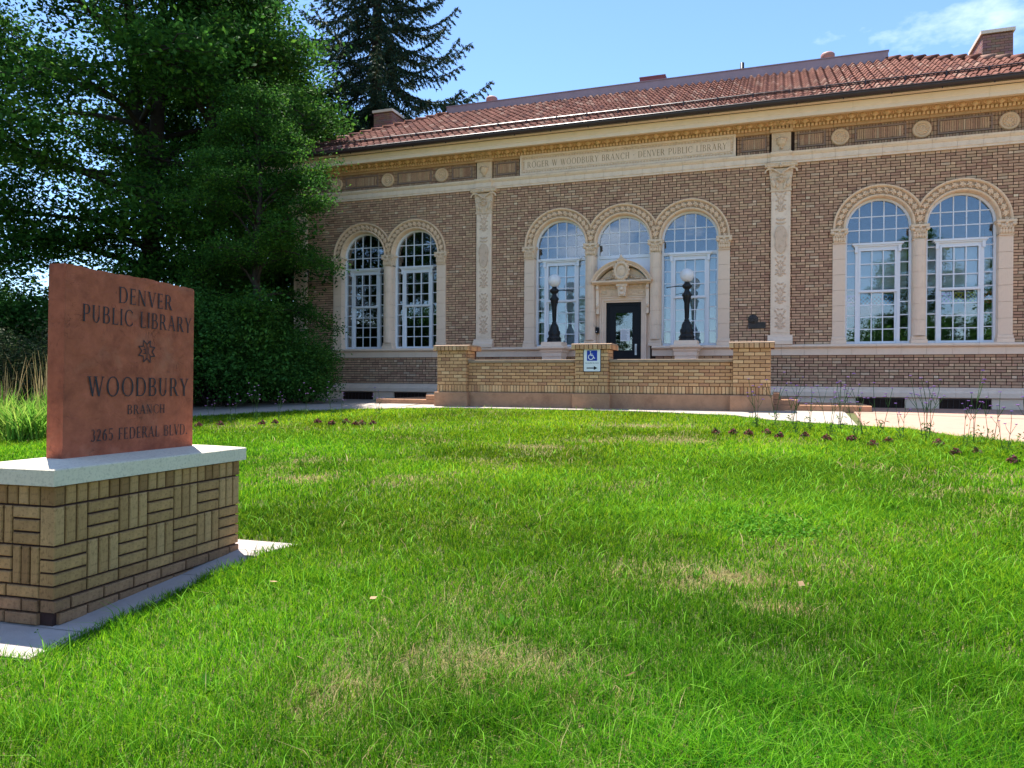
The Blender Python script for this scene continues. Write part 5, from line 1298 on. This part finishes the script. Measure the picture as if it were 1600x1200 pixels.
shrub_thing('olive twiggy shrub at the left edge of the lawn', s2, (-14.6, 10.8, -.25), 0, (1, 1, 1), 0, group=GS)
shrub_thing('olive twiggy shrub beside the tall dry grass', s2, (-12.9, 11.6, -.2), 1.5, (.9, .9, .9), 0, group=GS)
shrub_thing('dense hedge shrub behind the forked tree trunk', s1, (-16.5, 16.0, 0), .5, (1.3, 1.2, 1.1), 0, group=GS)
shrub_thing('dense hedge shrub beside the library side wall', s1, (-15.2, 19.0, 0), 2.5, (1.2, 1.2, 1.1), 0, group=GS)
shrub_thing('dense hedge shrub at the far left behind the olive shrub', s1, (-18.6, 13.6, -.1), 3.5, (1.3, 1.3, 1.1), 0, group=GS)
shrub_thing('dense hedge shrub far behind the trees on the left', s1, (-21.5, 17.0, 0), 1.5, (1.6, 1.4, 1.3), 0, group=GS)
# strap-leaved clumps and dry grasses at the left edge
def clump(seed, n, L, w, droop, cols, spread=.25, up=1.0):
    r = np.random.default_rng(seed); V = []; F = []; C = []
    for i in range(n):
        a = r.uniform(0, 2*PI); b0 = np.array([r.normal()*spread, r.normal()*spread, 0]); l = L*r.uniform(.6, 1.15); lean = r.uniform(.15, 1)*droop; s = np.array([-math.sin(a), math.cos(a), 0]); o = len(V)
        for k in range(5):
            t = k/4; p = b0+np.array([math.cos(a)*lean*l*t*(.4+.6*t), math.sin(a)*lean*l*t*(.4+.6*t), l*(t*up-droop*.42*t*t*lean)]); ww = w*(1-t**2)*.5+.001
            V += [p-s*ww, p+s*ww]
        for k in range(4): F.append((o+2*k, o+2*k+1, o+2*k+3, o+2*k+2))
        C += [np.array(cols[r.integers(0, len(cols))])*r.uniform(.75, 1.25)]*10
    return np_mesh('leaves', V, F, M['grass'], np.array(C))
c1 = clump(1, 260, .80, .022, 1.0, [(.16,.33,.035),(.22,.38,.05),(.11,.26,.03),(.30,.40,.07)], .16); c2 = clump(2, 240, .75, .020, 1.0, [(.16,.33,.035),(.24,.38,.05),(.12,.28,.03)], .17)
GC = 'green strap-leaved clumps at the left edge'
for i, (x, y, z, s, m, lab) in enumerate(((-11.15,8.55,0,1.0,c1,'leftmost front clump of bright green strap leaves'),(-10.75,8.95,0,.95,c2,'bright green strap-leaved clump touching the sign slab edge'),(-11.6,9.35,0,1.05,c2,'bright green strap-leaved clump at the back left by the dry grass'),(-11.0,9.7,0,1.0,c1,'bright green strap-leaved clump right in front of the dry grass'),(-12.2,8.9,0,1.05,c1,'bright green strap-leaved clump at the very left border'),(-10.3,9.5,0,.9,c1,'bright green strap-leaved clump hidden behind the sign slab'))):
    o = ob('strap_leaf_clump', m, None, (x, y, float(gz(y))), (0, 0, i*1.3), (s, s, s)); tag(o, lab, 'plant', GC)
d1 = clump(5, 80, 1.2, .009, .32, [(.42,.30,.14),(.34,.25,.12),(.50,.38,.20),(.22,.20,.08)], .14)
for i, (x, y, s, lab) in enumerate(((-11.9,10.2,1.0,'tuft of tall dry tan grass next to the sign slab'),(-12.5,9.9,1.05,'tuft of tall dry tan grass in the middle of its row'),(-13.1,9.6,1.0,'tuft of tall dry tan grass at the left border'))):
    o = ob('dry_grass_tuft', d1, None, (x, y, float(gz(y))), (0, 0, i*2), (s, s, s)); tag(o, lab, 'grass tuft', 'tall dry grass tufts')
# bedding plants with maroon leaves along the lawn edge
def bedding(seed):
    r = np.random.default_rng(seed); n = 70; a = r.uniform(0, 2*PI, n); q = r.uniform(.01, .10, n)
    pos = np.stack([np.cos(a)*q, np.sin(a)*q, .04+r.uniform(0, .12, n)*(1-q/.14)], 1); v, f = leaf_quads(pos, .06, .042, r, .6)
    return np_mesh('leaves', v, f, M['shrubleaf'], tints(n, r, [(.13,.035,.04),(.20,.06,.05),(.08,.05,.03),(.07,.13,.03),(.16,.05,.07)]))
bm_ = [bedding(k) for k in range(4)]
BED = [(-8.59,10.99),(-8.43,11.14),(-7.72,11.41),(-7.3,11.2),(-7.21,11.53),(-6.83,11.21),(-6.77,11.32),(-6.6,11.4),(-9.46,10.39),(-9.21,10.65),(-0.84,11.51),(-0.59,11.49),(-0.37,11.46),(-0.11,11.61),(0.06,11.28),(0.4,11.36),(0.67,11.08),(0.98,11.1),(1.2,10.65),(1.42,11.01),(1.99,10.92),(2.03,10.15),(2.26,10.22),(2.48,9.61),(2.85,9.2)]
BED.sort(key=lambda p: screen_x(*p)); nL = sum(p[0] < -5 for p in BED)
for i, (x, y) in enumerate(BED):
    k = i if x < -5 else i-nL
    o = ob('bedding_plant', bm_[i % 4], None, (x, y, float(gz(y))+.015), (0, 0, i), (.70,)*3)
    tag(o, '%s small maroon-leaved plant in the row %s' % (ORD[k]+('' if k == 0 else ' from left,'), 'near the sign' if x < -5 else 'along the right lawn edge'), 'plant', 'maroon bedding plants left' if x < -5 else 'maroon bedding plants right')
# verbena: thin stems with flat purple heads
def verbena(seed, h):
    r = random.Random(seed); b = MB(); fl = MB()
    def st(p, d, l, w, lvl):
        e = p+d*l; mid = (p+e)/2+Vector((r.uniform(-.01,.01), r.uniform(-.01,.01), 0)); b.tube([p, mid, e], [w, w*.85, w*.6], 4, (.07,.13,.04), cap=False)
        if lvl == 0:
            for k in range(r.randint(5, 8)):
                a = r.uniform(0, 2*PI); q = r.uniform(0, .024); fl.blob((e.x+q*math.cos(a), e.y+q*math.sin(a), e.z+.008), (.011,.011,.008), 5, 3, (.34+r.uniform(-.06,.06),.17,.46))
            return
        for s in (-1, 1):
            az = r.uniform(0, PI)*s; st(p+d*l*r.uniform(.75, 1), (d+Vector((math.cos(az)*.55, math.sin(az)*.55, 0))).normalized(), l*r.uniform(.3, .6), w*.7, 0)
        st(e, (d+Vector((r.uniform(-.15,.15), r.uniform(-.15,.15), 0))).normalized(), l*r.uniform(.5, .8), w*.8, 0)
    for k in range(r.randint(2, 3)): st(Vector((r.uniform(-.05,.05), r.uniform(-.05,.05), 0)), Vector((r.uniform(-.2,.2), r.uniform(-.2,.2), 1)).normalized(), h*r.uniform(.45, .65), .006, 1)
    rr = np.random.default_rng(seed); n = 26; pos = np.stack([rr.normal(size=n)*.05, rr.normal(size=n)*.05, rr.uniform(.02, .28*h, n)], 1); v, f = leaf_quads(pos, .09, .02, rr, .3)
    return b.mesh('stems', M['petal']), fl.mesh('flower_heads', M['petal']), np_mesh('leaves', v, f, M['shrubleaf'], tints(n, rr, [(.06,.14,.03),(.08,.17,.04)]))
vm = [verbena(k, .9+.1*(k % 3)) for k in range(6)]
VB = [(-.3,12.6),(.0,12.9),(.24,13.1),(.5,12.3),(.75,11.7),(.95,12.6),(1.2,11.9),(1.45,12.2),(1.62,11.4),(1.95,11.5),(2.06,11.9),(2.3,10.9),(2.5,11.3),(2.72,11.5),(2.9,10.7),(3.1,10.9),(3.3,10.2),(1.05,11.35),(.3,11.9),(2.62,10.4),(3.5,10.3)]
VL = [(-9.85,11.14),(-9.55,11.35),(-9.2,11.6),(-8.9,11.9),(-8.6,12.3),(-8.25,12.7),(-8.0,12.6),(-7.4,13.0)]
VB.sort(key=lambda p: screen_x(*p)); VL.sort(key=lambda p: screen_x(*p))
for i, (x, y) in enumerate(VB+VL):
    lf = i >= len(VB); k = i-len(VB) if lf else i; t = thing('verbena', '%s thin-stemmed purple verbena %s' % (ORD[k]+('' if k == 0 else ' from left,'), 'before the dark shrub' if lf else 'along the path at right'), 'flower', (x, y, float(gz(y))), i*1.7, 'verbenas left' if lf else 'verbenas right')
    s = (.62 if lf else .80)*(1+.12*math.sin(i*2.3)); t.scale = (s, s, s)
    m = vm[i % 6]; ob('stems', m[0], t); q_ = ob('flower_heads', m[1], t); q_['kind'] = 'stuff'; ob('leaves', m[2], t)
# broad-leaved weeds in the lawn
def weed(seed, L=.16):
    r = np.random.default_rng(seed); b = MB()
    for k in range(9):
        a = 2*PI*k/9+r.uniform(-.5, .5); e = r.uniform(.35, 1.25); l = L*r.uniform(.7, 1.1); d = np.array([math.cos(a)*math.cos(e), math.sin(a)*math.cos(e), math.sin(e)]); s = np.array([-math.sin(a), math.cos(a), 0]); w = l*.12
        p = [d*l*t-np.array([0,0,.25*l*t*t]) for t in (0, .35, .7, 1)]; c = tuple(np.array((.085,.24,.018))*r.uniform(.8, 1.3))
        b.face([p[0], p[1]+s*w, p[2]+s*w*.9, p[3], p[2]-s*w*.9, p[1]-s*w], c)
    return b.mesh('leaves', M['petal'])
WD = [(-1.26,3.5,1.1,'broad-leaved weed rosette in the middle foreground of the lawn'),(-2.82,3.24,.8,'broad-leaved weed in the lawn just right of the sign apron'),(-2.21,2.47,.9,'broad-leaved weed at the lower left in the grass'),(-.44,4.65,.8,'leafy weed beside the dry lawn patch at the right'),(-2.18,3.25,.7,'small weed between the sign apron and the middle of the lawn'),(-3.47,2.70,.45,'tiny weed growing at the broken corner of the sign base'),(-3.3,2.42,.5,'tiny weed in the near apron joint'),(.1,5.95,.8,'low weed patch leader in the right half of the lawn')]
for i, (x, y, s, lab) in enumerate(WD):
    o = ob('weed', weed(40+i), None, (x, y, float(gz(y))-.01), (0, 0, i), (s*.75, s*.75, s*.75)); tag(o, lab, 'weed', 'weeds in the lawn')
# a few fallen leaves
b = MB(); b.face([(-.03,0,.004),(-.005,-.016,.010),(.03,0,.016),(-.002,.018,.008)]); me = b.mesh('fallen_leaf', mat('dead_leaf', (.42,.27,.15), .8, .2, 30, transl=.2))
for i, (x, y, lab) in enumerate(((-2.75,3.62,'curled tan fallen leaf on the grass right of the sign apron'),(-2.05,3.55,'small tan fallen leaf in the grass left of the middle'),(-1.95,2.75,'brown fallen leaf at the lower middle left of the lawn'),(-.55,3.05,'tan fallen leaf in the grass at the lower right of the middle'),(.15,4.5,'tan fallen leaf beside the right-hand dry patch'))):
    o = ob('fallen_leaf', me, None, (x, y, float(gz(y))+.055), (.3*i, .2, i*1.4), (1, 1, 1)); tag(o, lab, 'leaf', 'fallen leaves on the lawn')
# clover patch
r_ = np.random.default_rng(77); n = 1500; pos = np.stack([.0+r_.normal(size=n)*.22, 5.9+r_.normal(size=n)*.2, np.zeros(n)], 1); pos[:, 2] = gz(pos[:, 1])+.015+r_.uniform(0, .05, n)
v, f = leaf_quads(pos, .024, .022, r_, .7); o = ob('clover', np_mesh('clover', v, f, M['shrubleaf'], tints(n, r_, [(.08,.24,.012),(.11,.28,.016),(.06,.19,.010)]))); o['kind'] = 'stuff'; o['label'] = 'patch of low round-leaved clover in the right half of the lawn'; o['category'] = 'clover'

# lawn: every blade is geometry, finer near the camera
DRY = [(-2.02,12.43,.9,.35,.9),(-1.2,10.75,.8,.35,.8),(-.29,4.7,.38,.22,1.0),(-.53,4.44,.22,.15,1.0),(-1.1,3.12,.40,.22,.6),(-3.55,6.88,.5,.35,.6),(-3.03,9.63,.6,.3,.75),(-2.69,10.38,.7,.3,.6),(-.77,4.55,.25,.18,.7),(.02,4.18,.22,.14,.7),(-4.69,6.74,.5,.35,.5),(-4.87,9.84,.8,.35,.55),(-1.7,2.6,.3,.2,.5),(-2.6,8.2,.9,.35,.45),(-1.3,7.2,.7,.5,.35),(-2.4,5.4,.8,.5,.25)]
def vnoise(x, y, s, seed):
    r = np.random.default_rng(seed); t = r.random((64, 64)); X = (x*s) % 64; Yv = (y*s) % 64; i = X.astype(int); j = Yv.astype(int); fx = X-i; fy = Yv-j; fx = fx*fx*(3-2*fx); fy = fy*fy*(3-2*fy); i1 = (i+1) % 64; j1 = (j+1) % 64
    return t[i, j]*(1-fx)*(1-fy)+t[i1, j]*fx*(1-fy)+t[i, j1]*(1-fx)*fy+t[i1, j1]*fx*fy
def grass():
    r = np.random.default_rng(99); XS = []; YS = []
    for d0, d1, dens in ((1.6, 3.2, 13500), (3.2, 4.6, 9500), (4.6, 6.5, 6200), (6.5, 9, 3800), (9, 12, 2300), (12, 17, 1500)):
        A = (d1-d0)*(d0+d1)/2*1.62; n = int(A*dens); d = np.sqrt(r.uniform(d0*d0, d1*d1, n)); k = r.uniform(-.80, .82, n)
        XS.append(d*(-math.sin(YAW))+d*k*math.cos(YAW)); YS.append(d*math.cos(YAW)+d*k*math.sin(YAW))
    x = np.concatenate(XS); y = np.concatenate(YS)
    px, py = x+3.431, y-2.763; a = px*SA.x+py*SA.y; c = px*SBv.x+py*SBv.y
    keep = ~((a > -.32) & (a < 1.76) & (c > -.20-.10*(a > 1.5)) & (c < .98)) & (y < edge_y(x)-.02+r.normal(size=len(x))*.035) & (x > -14.5)
    x, y = x[keep], y[keep]; n = len(x); dist = np.hypot(x, y)
    dry = np.zeros(n)
    for cx, cy, sx_, sy_, s in DRY: dry = np.maximum(dry, s*np.exp(-((x-cx)/sx_)**2-((y-cy)/sy_)**2))
    dry *= .35+1.1*vnoise(x, y, 3.1, 4); dry += (.75+.9*np.exp(-((y-8)/3.2)**2))*np.clip(vnoise(x, y, .55, 1)*.55+vnoise(x, y, 2.4, 2)*.45-.50, 0, 1)
    tall = np.clip((vnoise(x, y, .45, 8)-.35)*1.8, 0, 1)*np.clip((x+2.5)/2.5, .35, 1.2)
    clump_ = np.clip((vnoise(x, y, 5.5, 12)-.5)*2.2, 0, 1)          # little tussocks
    wisp = r.random(n) < (.006+.028*tall)                          # long pale seed blades
    thatch = (~wisp) & (r.random(n) < .025+.10*np.clip(dry, 0, 1))   # dead blades lying flat
    isdry = r.random(n) < np.clip(dry, 0, .92)
    h = (.045+.045*r.random(n)+.065*tall*r.random(n))*np.where(isdry, .62, 1); h = h*(.78+.5*clump_); h = np.where(wisp, .10+.08*r.random(n), h)*np.where(thatch, .7, 1)
    w = (.0026+.0016*r.random(n))*np.clip(dist/3.2, 1, 3.2)
    az = r.uniform(0, 2*PI, n); lean = r.uniform(.10, .95, n)+isdry*.35+.3*tall; lean = np.where(thatch, 2.2, lean); lean = np.where(wisp, r.uniform(.4, 1.5, n), lean)
    dx, dy = np.cos(az), np.sin(az); sx_, sy_ = -dy, dx; ta = r.uniform(-.9, .9, n); sx_, sy_ = sx_*np.cos(ta)-sy_*np.sin(ta), sx_*np.sin(ta)+sy_*np.cos(ta)
    z = gz(y)-.004
    def pt(t, s, wf): 
        k = lean*t*t; return np.stack([x+dx*h*k+sx_*w*wf*s, y+dy*h*k+sy_*w*wf*s, z+h*(t-.28*lean*t*t)], 1)
    V = np.stack([pt(0, -.5, 1), pt(0, .5, 1), pt(.55, .5, .8), pt(.55, -.5, .8), pt(1, 0, 0)], 1).reshape(-1, 3)
    b = np.arange(n)[:, None]*5; F = np.concatenate([b+[0, 1, 2], b+[0, 2, 3], b+[3, 2, 4]])
    gcol = np.array([(.105,.335,.008),(.16,.40,.010),(.072,.25,.010),(.24,.46,.018),(.042,.17,.012)])[r.integers(0, 5, n)]
    vv = vnoise(x, y, .8, 21); gcol = gcol*(.50+.70*vv)[:, None]*r.uniform(.8, 1.25, (n, 1)); warm = vnoise(x, y, .35, 31); far = np.clip((y-7)/6, 0, 1); gcol = gcol*np.stack([.8+.5*warm+.55*far, .95+.12*far, np.ones(n)], 1)  # far blades yellower and brighter: backlit glow put into the blade colour
    dull = np.exp(-((x+1.6)/2.6)**2-((y-6.6)/2.2)**2)+.7*np.exp(-((x-1.2)/1.6)**2-((y-3.6)/1.5)**2); gcol = gcol*(1-.22*dull*(.4+.9*vnoise(x, y, 1.3, 41)))[:, None]
    dcol = np.array([(.42,.34,.16),(.50,.40,.20),(.33,.25,.11),(.30,.30,.09)])[r.integers(0, 4, n)]*r.uniform(.8, 1.2, (n, 1))
    gcol = np.where(wisp[:, None], np.array([.19, .42, .04])*r.uniform(.7, 1.3, (n, 1)), gcol); isdry = isdry | thatch
    col = np.where(isdry[:, None], dcol, gcol); C = np.repeat(col, 5, 0)
    return np_mesh('lawn_grass', V, F, M['grass'], C)
o = ob('lawn_grass', grass()); o['kind'] = 'stuff'; o['label'] = 'bright green lawn grass with dry tan patches'; o['category'] = 'grass'

for i, (x, y, s_, lab) in enumerate(((3.5,-20.5,2.0,'first hedge shrub across the street, behind the viewer'),(9,-20,2.3,'second hedge shrub across the street, behind the viewer'),(15,-20.5,2.3,'third hedge shrub across the street, behind the viewer'),(-21,-20,2.2,'fourth hedge shrub across the street, behind the viewer'),(-27,-20,2.4,'fifth hedge shrub across the street, behind the viewer'),(-33,-20,2.4,'sixth hedge shrub across the street, behind the viewer'),(-3,-21,1.4,'low hedge shrub across the street near the middle'),(-9,-21,1.5,'low hedge shrub across the street left of the middle'),(-15,-21,1.6,'low hedge shrub across the street near the left'))):
    shrub_thing(lab, s1, (x, y, -1.0), i*1.1, (s_, s_, s_), 0, group='hedge across the street')
# trees across the street: seen only as reflections in the window glass
for i, (x, y, s, rz, lab) in enumerate(((9.5,-22,.85,1,'street tree reflected in the outer right-hand windows'),(-21,-24,.9,2,'street tree reflected in the left-hand windows'),(-30,-20,.95,4,'street tree at the far left across the street'),(16,-23,.8,5,'street tree at the right across the street'),(-15,-30,.8,3,'street tree set back across the street'))):
    tree('street_tree', lab, tB, (x, y, -1.0), rz, s, 'trees across the street')
